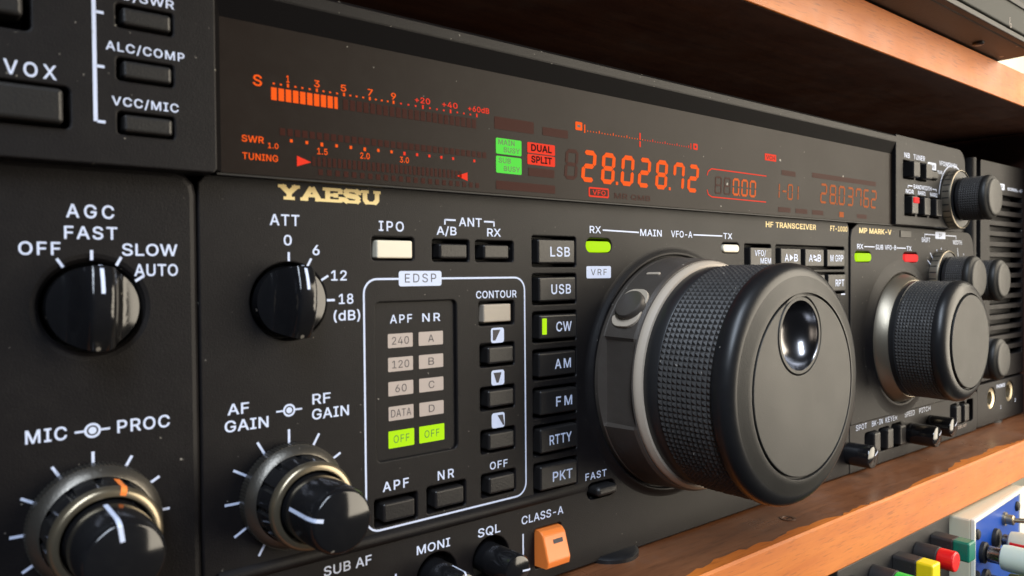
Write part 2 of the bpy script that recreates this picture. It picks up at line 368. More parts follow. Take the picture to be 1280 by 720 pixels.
# ================================================================== THE RADIO
radio = empty('radio_transceiver', (190, -71, -150), 'black desktop radio transceiver with an orange lit frequency display and large knurled tuning dial', 'radio')
obj('cabinet', G().add(plate(rb(-50, 49.2, 430.5, -70, 1), -340, -6, .5), 'panel'), None, radio)
for u, w in ((139, -4), (400, -8), (0, -6)):
    f_ = obj('foot', lathe([(8.2, 0), (8.2, .9), (7.8, 1.25), (7.2, 1.5)], 40), 'rim', radio, (u, -71, w), smooth=40); f_.rotation_euler.x = -R(90)

INK = .06
# ---------- upper left panel (VOX and meter buttons), standing 4 mm proud
UL = [rb(-9, 27.8, 19.7, 21.8, .8), rb(-14, 43, 15.0, 35.0, .8), rb(26, 41.4, 34, 37.9, .5), rb(26, 33.3, 34, 29.9, .5), rb(26, 25.2, 34, 21.8, .5)]
upl = obj('upper_left_panel', plate(('p', [(-50, 17.3), (39.9, 17.3), (40.3, 17.7), (40.3, 47.0), (40.6, 50), (-50, 50)]), -5, 4, .35, UL), 'panel', radio)
g = G().add(text('VOX', 11.7, 28.55, 18.1, 2.05, 4 + INK), 'ink')
g.add(line(23, 23.3, 23, 49, .55, 4 + INK), 'ink')
for v in (39.5, 31.5, 23.3): g.add(line(23.2, v, 24.3, v, .42, 4 + INK), 'ink')
g.add(text('PO/SWR', 25.2, 42.1, 34.3, 1.35, 4 + INK), 'ink').add(text('ALC/COMP', 24.5, 34.15, 35.7, 1.35, 4 + INK), 'ink').add(text('VCC/MIC', 25.2, 26.0, 34.7, 1.35, 4 + INK), 'ink')
obj('printed_lettering', g, None, upl)
b0 = obj('wide_button', plate(rr(0, 0, 27.4, 5.0, .6), -4, 1.4, .6), 'button_dark', radio, (5.0, 24.7, 4))
dup(b0, (.3, 39.0, 4), radio)
b1 = obj('meter_button', plate(rr(0, 0, 7.0, 2.6, .45), -4, .8, .5), 'button_dark', radio, (30.1, 39.5, 4))
dup(b1, (30.1, 31.5, 4), radio); dup(b1, (30.1, 23.4, 4), radio)

# ---------- display surround and window
lip = G()
prof = [(47.5, 4), (49.3, 4), (50, 3.3), (50, -6), (43.2, -6), (43.2, 2.3)]           # (v, w) section of the top lip
u0, u1 = 40.6, 283.2
V = [(u, v, w) for u in (u0, u1) for v, w in prof]; n = len(prof)
lip.add((V, [(i, (i + 1) % n, n + (i + 1) % n, n + i) for i in range(n)]), 'panel')
obj('display_surround', lip, None, radio)
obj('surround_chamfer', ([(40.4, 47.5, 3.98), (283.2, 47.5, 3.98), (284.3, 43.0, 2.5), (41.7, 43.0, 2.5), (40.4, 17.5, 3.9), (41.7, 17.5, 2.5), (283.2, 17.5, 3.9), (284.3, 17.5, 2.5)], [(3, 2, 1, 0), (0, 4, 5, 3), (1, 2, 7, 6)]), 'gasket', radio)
win = obj('display_window', plate(rb(42.3, 44.0, 290.2, 17.75, .1), -3, -.05, .05), 'window', radio, (0, 0, 2.6), label='smoked grey display window dotted with dust')
WIN = win; win.scale = (.98, 1, .98)
obj('window_seal', plate(rb(41, 17.42, 284, 17.0, .05), -3, 2.3, .05), 'dark', radio)
D = 0.0
# signal meter
g = G()
for i in range(10): g.add(flat(rb(51.3 + i * 1.335, 33.35, 52.33 + i * 1.335 - (.35 if i == 9 else 0), 31.15, .05), D), 'orange_on')
tick_u = [51.8, 53.1, 54.4, 55.8, 57.1, 58.5, 59.9, 61.2, 62.5, 63.9, 65.3, 66.6, 67.9, 69.3, 70.7, 72.0, 73.3, 74.6, 75.9]
for i, u in enumerate(tick_u):
    big = i in (2, 6, 10, 14, 18); h = .42 if big else .3
    g.add(flat(rb(u - .2, 34.05 + h / 2 + (.1 if big else 0), u + .2, 34.05 - h / 2 - (.1 if big else 0), .05), D), 'orange_on')
for s, u in (('1', 54.4), ('3', 59.9), ('5', 65.2), ('7', 70.8), ('9', 75.9)):
    g.add(text(s, u - (.3 if s == '1' else .55), 34.6, u + (.3 if s == '1' else .55), 1.25, D), 'orange_on')
g.add(text('S', 48.1, 33.2, 49.7, 1.9, D), 'orange_on')
for i in range(12):
    u = 75.9 + (i + 1) * 1.69; big = i in (3, 7, 11); g.add(flat(rb(u - .2, 34.0 + (.42 if big else .18), u + .2, 34.0 - (.35 if big else .15), .05), D), 'red_on')
for s, l, r in (('+20', 80.8, 84.4), ('+40', 87.3, 91.2), ('+60dB', 93.9, 99.5)): g.add(text(s, l, 34.75, r, 1.15, D), 'red_on')
g.add(text('SWR', 46, 23.3, 49.9, 1.15, D), 'orange_on').add(text('1.0', 50.6, 22.6, 52.5, .95, D), 'orange_on').add(text('TUNING', 46.1, 20.3, 52.4, 1.15, D), 'orange_on')
for i in range(14):
    u = 54.9 + i * 2.92 if i < 13 else 95.4
    if u > 96: continue
    big = i in (2, 5, 8); g.add(flat(rb(u - .26, 24.3 + .28, u + .26, 24.3 - .28 - (.12 if big else 0), .05), D), 'orange_on' if i < 8 else 'red_on')
for s, u in (('1.5', 60.8), ('2.0', 69.5), ('3.0', 78.2)): g.add(text(s, u - 1.0, 22.4, u + 1.05, 1.15, D), 'orange_on')
g.add(([(55.9, 21.75, D), (55.9, 19.85, D), (58.6, 20.8, D)], [(0, 1, 2)]), 'red_on').add(([(93.6, 21.7, D), (90.8, 20.8, D), (93.6, 19.9, D)], [(0, 1, 2)]), 'red_on')
obj('signal_meter', g, None, win, label='lit orange and red bar meter scale')
# status badges
g = G()
for t, b_ in ((29.9, 26.45), (26.0, 22.3)): g.add(flat(rb(101.25, t, 108.5, b_, .35), D), 'green_on')
for s, l, v in (('MAIN', 101.9, 28.5), ('BUSY', 103.4, 26.9), ('SUB', 101.9, 24.5), ('BUSY', 103.4, 22.8)): g.add(text(s, l, v, l + (4.6 if len(s) == 4 else 3.5), 1.15, D + .04, .02), 'inkgreen')
obj('green_badge', g, None, win)
g = G()
for s, t, b_ in (('DUAL', 29.9, 27.5), ('SPLIT', 27.25, 24.9)):
    g.add(flat(rb(110.2, t, 118.6, b_, .3), D), 'red_on'); g.add(text(s, 111.3, b_ + .45, 117.6, 1.6, D + .04, .03), 'gasket')
obj('red_badge', g, None, win)
SEG = {'0': 'abcdef', '1': 'bc', '2': 'abged', '3': 'abgcd', '4': 'fgbc', '5': 'afgcd', '6': 'afgedc', '7': 'fabc', '8': 'abcdefg', '9': 'abcdfg', '-': 'g'}
def seg(ch, x, y, w, h, t, sl=.10, z=D):
    """seven segment digit; x,y lower left of an upright cell, slanted by sl"""
    out = ([], []); gp = t * .12; hh = h / 2
    def quad(P):
        k = len(out[0]); out[0].extend([(x + a + b * sl, y + b, z) for a, b in P]); out[1].append(tuple(range(k, k + len(P))))
    for s in SEG[ch]:
        if s in 'agd':
            yc = {'a': h - t / 2, 'g': hh, 'd': t / 2}[s]
            quad([(t * .45 + gp, yc), (t * .9 + gp, yc - t / 2), (w - t * .9 - gp, yc - t / 2), (w - t * .45 - gp, yc), (w - t * .9 - gp, yc + t / 2), (t * .9 + gp, yc + t / 2)])
        else:
            xc = t / 2 if s in 'ef' else w - t / 2; lo, hi = (hh + gp, h - t * .4 - gp) if s in 'fb' else (t * .4 + gp, hh - gp)
            quad([(xc, lo), (xc + t / 2, lo + t * .4), (xc + t / 2, hi - t * .4), (xc, hi), (xc - t / 2, hi - t * .4), (xc - t / 2, lo + t * .4)])
    return out
g = G()
for ch, l in zip('2802872', (126.9, 133.6, 140.6, 147.0, 153.8, 160.9, 167.1)): g.add(seg(ch, l, 22.2, 4.75, 7.7, 1.16), 'orange_on')
for u in (139.0, 159.4): g.add(flat(rb(u, 23.0, u + .85, 22.2, .1), D), 'orange_on')
obj('frequency_digits', g, None, win, label='lit orange figures reading 28.028.72')
g = G()
g.add(flat(rb(125.2, 36.3, 127.5, 34.3, .3), D), 'orange_on').add(flat(rb(125.8, 35.6, 126.9, 35.0, .1), D + .02), 'inkdark')
g.add(line(128.3, 33.9, 128.3, 35.9, .4, D), 'orange_on')
for i in range(1, 41):
    u = 128.3 + i * .99; big = i % 5 == 0
    g.add(flat(rb(u - .14, 34.45 + (.5 if big else .15), u + .14, 34.3, .05), D), 'orange_on' if i < 22 else 'red_on')
g.add(flat(rb(147.85, 36.1, 148.4, 34.4, .05), D), 'red_on').add(flat(rb(147.85, 34.0, 148.4, 32.5, .05), D), 'red_on')
g.add(line(168.9, 34.0, 168.9, 35.6, .35, D), 'red_on').add(flat(rb(169.9, 35.7, 171.9, 34.0, .3), D), 'red_on').add(flat(rb(170.5, 35.2, 171.3, 34.5, .1), D + .02), 'window')
obj('tuning_scale', g, None, win); g = G()
g.add(flat(rb(129.5, 21.1, 136.5, 18.7, .4), D), 'red_on').add(flat(rb(129.9, 20.7, 136.1, 19.1, .25), D + .02), 'ghost').add(text('VFO', 130.8, 19.3, 135.3, 1.15, D + .04), 'red_on')
obj('mode_badge', g, None, win); g = G()
g.add(flat(rb(204.7, 36.3, 210.9, 34.2, .2), D), 'red_on').add(text('VCH', 205.4, 34.6, 210.2, 1.2, D + .02), 'ghost')
obj('channel_badge', g, None, win)
g = G()                                                          # clarifier box and its figures
Pb = [(205.5, 29.4), (178.2, 29.4), (176.6, 28.6), (176.1, 27.4)]; Pc = [(176.1, 23.4), (176.6, 22.1), (178.2, 21.5), (205.3, 21.5)]
for P in (Pb, Pc):
    for a, b_ in zip(P, P[1:]): g.add(line(*a, *b_, .32, D), 'red_on')
for ch, l in zip('000', (188.0, 192.3, 196.5)): g.add(seg(ch, l, 22.5, 3.3, 5.1, .70, .06), 'dim_on')
g.add(flat(rb(191.3, 23.0, 191.8, 22.5, .05), D), 'dim_on')
obj('offset_digits', g, None, win)
g = G()
for ch, l in zip('1-01', (209.7, 213.9, 217.2, 220.6)): g.add(seg(ch, l, 22.9, 3.0, 5.0, .55, .06), 'dimmer_on')
obj('channel_digits', g, None, win)
g = G()
for ch, l in zip('2803762', (237.0, 243.0, 249.0, 254.9, 260.8, 266.4, 272.0)): g.add(seg(ch, l, 22.9, 4.2, 6.6, .75, .06), 'dimmer_on')
g.add(flat(rb(247.7, 23.5, 248.3, 22.9, .05), D), 'dimmer_on').add(flat(rb(249.6, 20.6, 252.6, 18.8, .2), D), 'dimmer_on')
obj('sub_frequency_digits', g, None, win)
g = G()                                                          # unlit segments faintly visible through the smoked window
for i in range(22): g.add(flat(rb(65.1 + i * 1.42, 33.2, 66.15 + i * 1.42, 31.2, .05), D), 'ghost')
for i in range(33): g.add(flat(rb(52.8 + i * 1.4, 26.4, 53.8 + i * 1.4, 25.1, .05), D), 'ghost'); g.add(flat(rb(58.8 + i * 1.02, 21.9, 59.45 + i * 1.02, 20.2, .05), D), 'ghost')
for i in range(22): g.add(flat(rb(60 + i * 1.7, 19.7, 60.9 + i * 1.7, 18.6, .05), D), 'ghost')
obj('unlit_meter_bars', g, None, win); g = G()
g.add(flat(rb(100.9, 34.5, 112.2, 31.8, .3), D), 'ghost').add(flat(rb(114.8, 33.8, 122.8, 31.9, .3), D), 'ghost')
g.add(flat(rb(101.2, 20.6, 118.6, 18.7, .3), D), 'ghost').add(flat(rb(110.5, 24.2, 118.4, 22.3, .3), D), 'ghost').add(seg('8', 121.4, 22.4, 4.2, 7.2, .9), 'ghost')
obj('unlit_badges', g, None, win); g = G()
obj('unlit_memory_badge', text('MR QMB', 138.5, 18.8, 152, 1.4, D), 'ghost', win)
for l in (179.8, 184): g.add(seg('8', l - .2, 22.5, 3.2, 5.0, .5, .06), 'ghost')
obj('unlit_mode_digits', g, None, win); g = G()
g.add(flat(rb(214, 32, 222, 30.4, .2), D), 'ghost').add(flat(rb(232, 32.6, 276, 31.0, .3), D), 'ghost')
for l in (212, 222, 232, 262): g.add(flat(rb(l, 20.4, l + 7, 18.9, .2), D), 'ghost')
obj('unlit_segments', g, None, win)

# ---------- upper right panel, 4 mm proud
UR = [rb(288.8, 41.3, 298.0, 34.6, .4), rb(299.4, 41.3, 308.6, 34.6, .4), rb(310, 39.2, 317.6, 35.6, .4), rb(290, 28.7, 298.9, 20.9, .4), rb(300.7, 28.7, 309.6, 20.9, .4), rb(311.4, 28.7, 320.3, 20.9, .4), ('c', 334, 29, 6)]
ur_out = [(283.3, 17.6), (346.5, 17.9), (346.2, 40)] + [(339.6 + 6.4 * math.cos(R(a)), 43.4 + 6.4 * math.sin(R(a))) for a in range(10, 91, 10)] + [(283.3, 49.9)]
upr = obj('upper_right_panel', plate(('p', ur_out), -5, 4, .35, UR), 'panel', radio)
g = G(); z = 4 + INK
g.add(text('NB', 289.6, 42.3, 294.2, 1.9, z), 'ink').add(text('TUNER', 297.3, 42.3, 307.3, 1.9, z), 'ink').add(text('VFO/MEM CH', 320.4, 42.0, 337.6, 1.8, z), 'ink')
g.add(flat(rb(309.8, 42.4, 317.4, 39.6, .4), z), 'ink').add(text('SUB', 311, 40.2, 316.2, 1.5, z + .03), 'inkdark')
g.add(text('BANDWIDTH', 297.4, 31.3, 313.2, 1.6, z), 'ink').add(line(292.6, 32.1, 296.4, 32.1, .35, z), 'ink').add(line(314, 32.1, 317.8, 32.1, .35, z), 'ink').add(line(292.7, 32.1, 292.7, 31.2, .35, z), 'ink').add(line(317.7, 32.1, 317.7, 31.2, .35, z), 'ink')
for s, l in (('NOR', 290.9), ('NAR1', 301.2), ('NAR2', 312.0)): g.add(text(s, l, 29.2, l + 6.6, 1.5, z), 'ink')
g.add(text('SUB', 318.6, 38.6, 323.2, 1.3, z), 'ink')
for a in range(-84, 40, 6): g.add(line(334 + 13.9 * math.sin(R(a)), 29 + 13.9 * math.cos(R(a)), 334 + 13.9 * math.sin(R(a + 6)), 29 + 13.9 * math.cos(R(a + 6)), .5, z), 'ink')
g.add(flat(('c', 343, 39.2, .8), z), 'ink')
obj('printed_lettering', g, None, upr)
t1 = obj('push_button', plate(rr(0, 0, 5.6, 5.9, .6), -4, 2.6, .6), 'button', radio, (294.6, 38, 4)); dup(t1, (305.2, 38, 4), radio)
obj('push_button', plate(rr(0, 0, 6.4, 3.0, .5), -4, 1.2, .5), 'button', radio, (313.8, 37.4, 4))
n1 = obj('bandwidth_button', plate(rr(0, 0, 5.4, 6.8, .6), -4, 1.8, .6), 'button_dark', radio, (295.0, 24.8, 4), label='black button with a lit red tip')
for u in (305.7, 316.4):
    c = dup(n1, (u, 24.8, 4), radio); del c['label']
obj('lit_tip', plate(rr(0, 0, 4.2, 2.2, .4), 1.7, 2.3, .25), 'redlamp_on', n1, (295.2, 26.6, 4))

# ---------- lower left panel
LL = [('c', 22.8, -4.4, 6.9)]
lp = obj('lower_left_panel', plate(('p', [(-50, -70.2), (37.2, -70.2), (37.2, 13.6), (36.9, 14.9), (36, 15.8), (34.6, 16.3), (-50, 16.3)]), -5, .3, 1.3, LL), 'panel', radio)
g = G(); z = .3 + INK
g.add(text('AGC', 19.5, 9.15, 26.0, 2.05, z), 'ink').add(text('FAST', 19.2, 5.95, 26.4, 1.95, z), 'ink').add(text('OFF', 13.4, 3.5, 18.7, 1.95, z), 'ink').add(text('SLOW', 27.0, 3.5, 35.2, 1.9, z), 'ink').add(text('AUTO', 28.7, .3, 35.2, 1.9, z), 'ink')
for a in (-32, 0, 28, 57): g.add(line(22.8 + 7.2 * math.sin(R(a)), -4.4 + 7.2 * math.cos(R(a)), 22.8 + 8.7 * math.sin(R(a)), -4.4 + 8.7 * math.cos(R(a)), .42, z), 'ink')
def concentric(g, u, v, z):
    g.add(flat(('c', u, v, .55), z), 'ink').add(flat(('c', u, v, 1.15), z, ('c', u, v, .8)), 'ink').add(line(u - 2.4, v - .02, u - 1.1, v, .32, z), 'ink').add(line(u + 1.1, v, u + 2.4, v + .02, .32, z), 'ink')
def ticks(g, u, v, r0, r1, z, t=.42, angs=range(-150, 151, 30)):
    for a in angs: g.add(line(u + r0 * math.sin(R(a)), v + r0 * math.cos(R(a)), u + r1 * math.sin(R(a)), v + r1 * math.cos(R(a)), t, z), 'ink')
obj('printed_lettering', g, None, lp); g = G()
g.add(text('MIC', 13.8, -24.1, 19.1, 2.0, z), 'ink').add(text('PROC', 25.9, -24.1, 33.6, 2.0, z), 'ink'); concentric(g, 22.5, -23.2, z)
ticks(g, 22.5, -37.3, 7.5, 10.85, z)
obj('printed_lettering', g, None, lp)

# ---------- lower centre panel
HOLES = [('c', 54.1, -4.4, 7.0), rb(70.8, 7.6, 80.1, 3.1, .6), rb(84.6, 7.4, 93.7, 2.9, .5), rb(95.5, 7.4, 105.8, 2.9, .5)]
HOLES += [rr(101.1, -8.3, 9.6, 5.2, .5)] + [rr(101.2, v, 9.4, 5.0, .5) for v in (-17.4, -26.8, -36.1, -45.6)]
HOLES += [rr(75.5, -46.2, 9.6, 5.4, .5), rr(87.5, -45.9, 9.6, 5.4, .5), rr(80.9, -20.7, 18.9, 31.0, 1.0)]
MODE = ('LSB', 'USB', 'CW', 'AM', 'FM', 'RTTY', 'PKT')
MV = [5.3 - 8.67 * i for i in range(7)]
HOLES += [rr(118.2, v, 13.6, 7.0, .5) for v in MV]
HOLES += [rr(133.2, -52.9, 9.6, 3.9, 1.8), rr(132.9, 7.0, 8.6, 3.4, 1.6), rr(187.0, 7.3, 8.6, 3.0, 1.4)]
HOLES += [rb(194, 8.6, 207.8, 1.0, .5), rb(210.6, 8.6, 252.9, 1.0, .5), rb(198, -.1, 253.2, -7.3, .5)]
HOLES += [('c', 85.0, -61.9, 4.9), ('c', 99.0, -61.7, 4.9), rb(111.6, -58.2, 119.6, -67.2, .5), ('c', 66.6, -62.6, 4.4)]
HOLES += [('c', 161, -25.5, 20)]
cpan = obj('lower_centre_panel', plate(('p', [(38.9, -70.2), (255.9, -70.2), (255.9, 15.4), (254.6, 17.2), (40.2, 17.2), (38.9, 15.6)]), -5, 0, .35, HOLES), 'panel', radio)
obj('panel_backing', plate(rb(-49, 48.5, 429, -67, .5), -6, -5, .2), 'dark', radio)
g = G(); z = INK
# maker's lettering
def slab(words, l, base, cap, t):
    """wide slab serif capitals as strokes"""
    S = {'Y': (6.0, [((.3, 1), (2.1, 1)), ((3.9, 1), (5.7, 1)), ((1.2, 1), (3, .45)), ((4.8, 1), (3, .45)), ((3, .5), (3, 0)), ((1.7, 0), (4.3, 0))]),
         'A': (6.0, [((.1, 0), (1.9, 0)), ((4.1, 0), (5.9, 0)), ((1, 0), (2.9, 1)), ((5, 0), (3.2, 1)), ((1.6, .33), (4.4, .33))]),
         'E': (5.6, [((.2, 1), (5.1, 1)), ((.2, 0), (5.3, 0)), ((1.4, 0), (1.4, 1)), ((1.4, .5), (3.6, .5)), ((5, 1), (5, .68)), ((5.2, 0), (5.2, .32)), ((3.7, .35), (3.7, .65))]),
         'S': (5.4, [((4.8, .72), (4.8, 1)), ((4.7, .85), (4.0, 1)), ((4, 1), (1.5, 1)), ((1.5, 1), (.7, .8)), ((.7, .8), (1.3, .58)), ((1.3, .58), (4.1, .45)), ((4.1, .45), (4.8, .22)), ((4.8, .22), (4.1, 0)), ((4.1, 0), (1.4, 0)), ((1.4, 0), (.7, .15)), ((.6, 0), (.6, .3))]),
         'U': (6.0, [((.2, 1), (2.2, 1)), ((3.9, 1), (5.8, 1)), ((1.2, 1), (1.2, .25)), ((1.2, .25), (1.9, 0)), ((1.9, 0), (4.1, 0)), ((4.1, 0), (4.85, .25)), ((4.85, .25), (4.85, 1))])}
    tot = sum(S[c][0] for c in words); k = (72.8 - l) / tot; x = l; L_ = []
    for c in words:
        for (a, b), (c2, d) in S[c][1]:
            th = t * (.72 if abs(b - d) < .01 else 1.25)
            yb = lambda q: base + t * .36 + q * (cap - t * .72)
            p, q = Vector((x + a * k, yb(b))), Vector((x + c2 * k, yb(d))); e = (q - p).normalized() * .12
            L_.append([Vector(v[:2]) for v in line(*(p - e), *(q + e), th)[0]])
        x += S[c][0] * k
    V = []; E_ = []
    for q in L_: n = len(V); V += q; E_ += [(n + i, n + (i + 1) % 4) for i in range(4)]
    rv, _, rf, *_r = geometry.delaunay_2d_cdt(V, E_, [], 0, 1e-5)
    def inside(pt, q): return all((q[i] - q[i - 1]).cross(pt - q[i - 1]) > 0 for i in range(4)) or all((q[i] - q[i - 1]).cross(pt - q[i - 1]) < 0 for i in range(4))
    F = [tuple(f) for f in rf if any(inside(sum((rv[i] for i in f), Vector((0, 0))) / len(f), q) for q in L_)]
    g.add(([(p.x, p.y, INK) for p in rv], F), 'goldink')
slab('YAESU', 52.2, 13.75, 2.65, .78)
obj('maker_lettering', g, None, cpan, label='cream gold slab serif maker lettering'); g = G()
g.add(text('HF TRANSCEIVER', 205, 13.9, 234.3, 1.75, z, .022), 'goldink')
g.add(text('FT-1000', 243.4, 13.9, 255.0, 1.8, z, .022), 'goldink')
obj('model_lettering', g, None, cpan, label='small cream gold model lettering')
g = G()
g.add(text('ATT', 50.7, 9.1, 56.2, 2.0, z), 'ink').add(text('0', 53.2, 5.6, 54.7, 1.85, z), 'ink').add(text('6', 58.6, 3.9, 60.0, 1.85, z), 'ink').add(text('12', 62.2, -.8, 65.4, 1.9, z), 'ink').add(text('18', 63.7, -5.2, 66.7, 1.9, z), 'ink').add(text('(dB)', 62.6, -8.3, 68.1, 1.9, z), 'ink')
for a in (0, 29, 59, 90): g.add(line(54.1 + 7.2 * math.sin(R(a)), -4.4 + 7.2 * math.cos(R(a)), 54.1 + 8.8 * math.sin(R(a)), -4.4 + 8.8 * math.cos(R(a)), .42, z), 'ink')
g.add(text('IPO', 72.3, 8.75, 77.9, 1.95, z), 'ink').add(text('ANT', 91.2, 10.3, 97.2, 1.85, z), 'ink').add(text('A/B', 85.6, 8.35, 90.6, 1.75, z), 'ink').add(text('RX', 98.6, 8.35, 102.4, 1.75, z), 'ink')
for a, b_, c in ((87.7, 90.4, 87.7), (97.8, 100.5, 100.5)): g.add(line(a, 11.5, b_, 11.5, .36, z), 'ink').add(line(c, 11.6, c, 10.5, .36, z), 'ink')
g.add(text('AF', 42.9, -23.5, 46.6, 1.9, z), 'ink').add(text('GAIN', 42.4, -26.4, 50.0, 1.95, z), 'ink').add(text('RF', 58.2, -23.4, 61.8, 1.9, z), 'ink').add(text('GAIN', 58.1, -26.2, 65.5, 1.95, z), 'ink'); concentric(g, 53.8, -23.9, z)
ticks(g, 53.7, -38.8, 8.4, 11.5, z)
# processor frame: a rounded white outline interrupted by its badge
out = shape(rb(68.7, -.4, 109.2, -49.7, 3)); inn = shape(rb(69.1, -.8, 108.8, -49.3, 2.6)); n = len(out)
g.add(([(x, y, z) for x, y in out + inn], [(i, (i + 1) % n, n + (i + 1) % n, n + i) for i in range(n)]), 'ink')
g.add(flat(rb(76.6, .95, 86.7, -2.1, .5), z + .02), 'ink').add(text('EDSP', 78, -1.35, 85.4, 1.75, z + .04, .0), 'inkdark')
g.add(text('CONTOUR', 95.5, -5.0, 106.7, 1.6, z), 'ink').add(text('APF', 72.5, -42.2, 78.4, 1.9, z), 'ink').add(text('NR', 85.3, -42.2, 89.4, 1.9, z), 'ink').add(text('OFF', 98.8, -42.3, 103.7, 1.65, z), 'ink')
for v, tri in ((-13.15, [(99.9, 1.2), (99.9, -1.1), (100.6, -1.1), (102.0, 1.2)]), (-22.4, [(100.0, 1.1), (100.8, -1.1), (101.4, -1.1), (102.2, 1.1)]), (-31.75, [(101.0, 1.1), (102.5, -1.2), (102.9, -1.2), (102.5, 1.1)])):
    g.add(flat(rr(101.2, v, 3.6, 3.3, .6), z), 'ink'); g.add(([(a, v + b_, z + .03) for a, b_ in tri], [(0, 1, 2, 3)]), 'inkdark')
g.add(text('FAST', 127.7, -49.9, 135.0, 1.75, z), 'ink')
g.add(text('RX', 129.7, 9.95, 133.6, 1.75, z), 'ink').add(text('MAIN', 147.9, 9.75, 156.4, 1.75, z), 'ink').add(text('VFO-A', 160.2, 9.75, 169.3, 1.75, z), 'ink').add(text('TX', 183.5, 9.8, 187.8, 1.7, z), 'ink')
g.add(line(134.2, 10.8, 147.4, 10.6, .36, z), 'ink').add(line(169.8, 10.6, 183.0, 10.6, .36, z), 'ink')
g.add(flat(rb(128.5, 1.95, 137.0, -1.0, .4), z), 'ink').add(text('VRF', 130.0, -.25, 135.5, 1.5, z + .03, .0), 'inkdark')
g.add(text('SUB AF', 60.0, -55.6, 69.9, 1.85, z), 'ink').add(text('MONI', 80.1, -56.4, 88.2, 1.8, z), 'ink').add(text('SQL', 95.4, -56.4, 101.5, 1.9, z), 'ink').add(text('CLASS-A', 107.6, -56.2, 120.4, 1.85, z), 'ink')
g.add(line(108.0, -58.3, 108.0, -64.6, .4, z), 'ink').add(line(75.2, -58.9, 75.2, -61.6, .4, z), 'ink')
obj('tick_mark', flat(rb(250.6, -7.35, 253.4, -7.85, .1), z), 'ink', cpan)
obj('printed_lettering', g, None, cpan)
# crease between the main panel and the lower strip, with the rolled rib above it
V = []; F = []
ribp = [(-50.0, 0.02), (-50.5, .75), (-51.3, 1.0), (-52.0, .7), (-52.5, .02)]
for i in range(13):
    u = 41 + i * 7.3; fade = min(1, (12 - i) / 4)
    V += [(u, v, max(w * fade, .02)) for v, w in ribp]
    if i:
        for k in range(4): F.append((5 * i - 5 + k, 5 * i + k, 5 * i + k + 1, 5 * i - 5 + k + 1))
obj('panel_rib', (V, F), 'panel', radio, smooth=70)

# ---------- EDSP indicator plate
ep = obj('indicator_plate', plate(rb(71.2, -5.0, 90.6, -36.4, .5), -2, -.7, .1), 'panel', radio)
g = G(); z = -.7 + INK
g.add(text('APF', 74.9, -9.4, 80.0, 1.7, z), 'ink').add(text('NR', 82.4, -9.4, 86.8, 1.7, z), 'ink')
rows = (-12.85, -17.55, -22.35, -27.25, -32.4)
for i, v in enumerate(rows):
    h = 1.4 if i < 4 else 1.7
    for (l, r), s in zip(((74.4, 80.1), (81.5, 87.4)), (('240', 'A'), ('120', 'B'), ('60', 'C'), ('DATA', 'D'), ('OFF', 'OFF'))[i]):
        on = i == 4
        g.add(flat(rb(l - .1 * on, v + h, r + .1 * on, v - h, .2), z), 'lime_on' if on else 'cell')
        wd_ = {'240': 3.9, '120': 3.9, '60': 2.6, 'DATA': 4.6, 'OFF': 3.6}.get(s, 1.4); c = (l + r) / 2
        g.add(text(s, c - wd_ / 2, v - .75, c + wd_ / 2, 1.5, z + .03, .0), 'inkgreen' if on else 'inkdark')
obj('indicator_cells', g, None, ep)

# ---------- buttons of the centre panel
obj('lamp_button', plate(rr(0, 0, 8.0, 3.5, .35), -4, .25, .3), 'cream', radio, (75.7, 5.2, 0), label='cream unlit lamp button')
ab = obj('antenna_button', plate(rr(0, 0, 7.0, 3.1, .4), -4, .5, .5), 'button', radio, (89.5, 5.0, 0)); dup(ab, (100.8, 5.0, 0), radio)
obj('contour_lamp', plate(rr(0, 0, 7.6, 3.9, .3), -4, .1, .3), 'tan', radio, (101.2, -8.3, 0), label='pale tan lamp cap')
cb = obj('small_button', plate(rr(0, 0, 7.2, 3.7, .4), -4, .8, .5), 'button', radio, (101.6, -17.4, 0))
for u, v in ((101.6, -26.8), (101.6, -36.1), (101.6, -45.6), (75.8, -46.2), (87.8, -45.9)): dup(cb, (u, v, 0), radio)
mb = obj('mode_button', plate(rr(0, 0, 11.6, 5.6, .45), -4, .8, .45), 'button', radio, (118.4, MV[0], 0))
mbs = [mb] + [dup(mb, (118.4, v, 0), radio) for v in MV[1:]]
for o, s, v in zip(mbs, MODE, MV):
    o.rotation_euler.y = R(random.uniform(-.7, .7)); o.location.y += random.uniform(-.00025, .0002)
    wd_ = {'CW': 4.9, 'AM': 5.1, 'FM': 5.1, 'RTTY': 7.0}.get(s, 6.2); l = 122.5 - wd_ if s != 'RTTY' else 115.3
    g = G().add(text(s, l - 118.4, -1.15, l - 118.4 + wd_, 2.25, .8 + INK), 'ink')
    if s == 'CW': g.add(flat(rb(-5.1, 2.0, -3.7, -1.7, .2), .8 + INK), 'lime_on')
    obj('button_lettering', g, None, o, (118.4, v, 0))
obj('fast_button', plate(rr(0, 0, 7.0, 2.5, 1.1), -4, 2.2, .9), 'button_dark', radio, (133.4, -52.8, 0))
obj('status_lamp', plate(rr(0, 0, 8.0, 2.6, 1.2), -3, .35, .4), 'lime_on', radio, (132.9, 6.7, 0), label='lit yellow green oval lamp')
obj('status_lamp', plate(rr(0, 0, 8.0, 2.3, 1.1), -3, .35, .4), 'cream', radio, (187.0, 7.1, 0), label='unlit cream oval lamp')
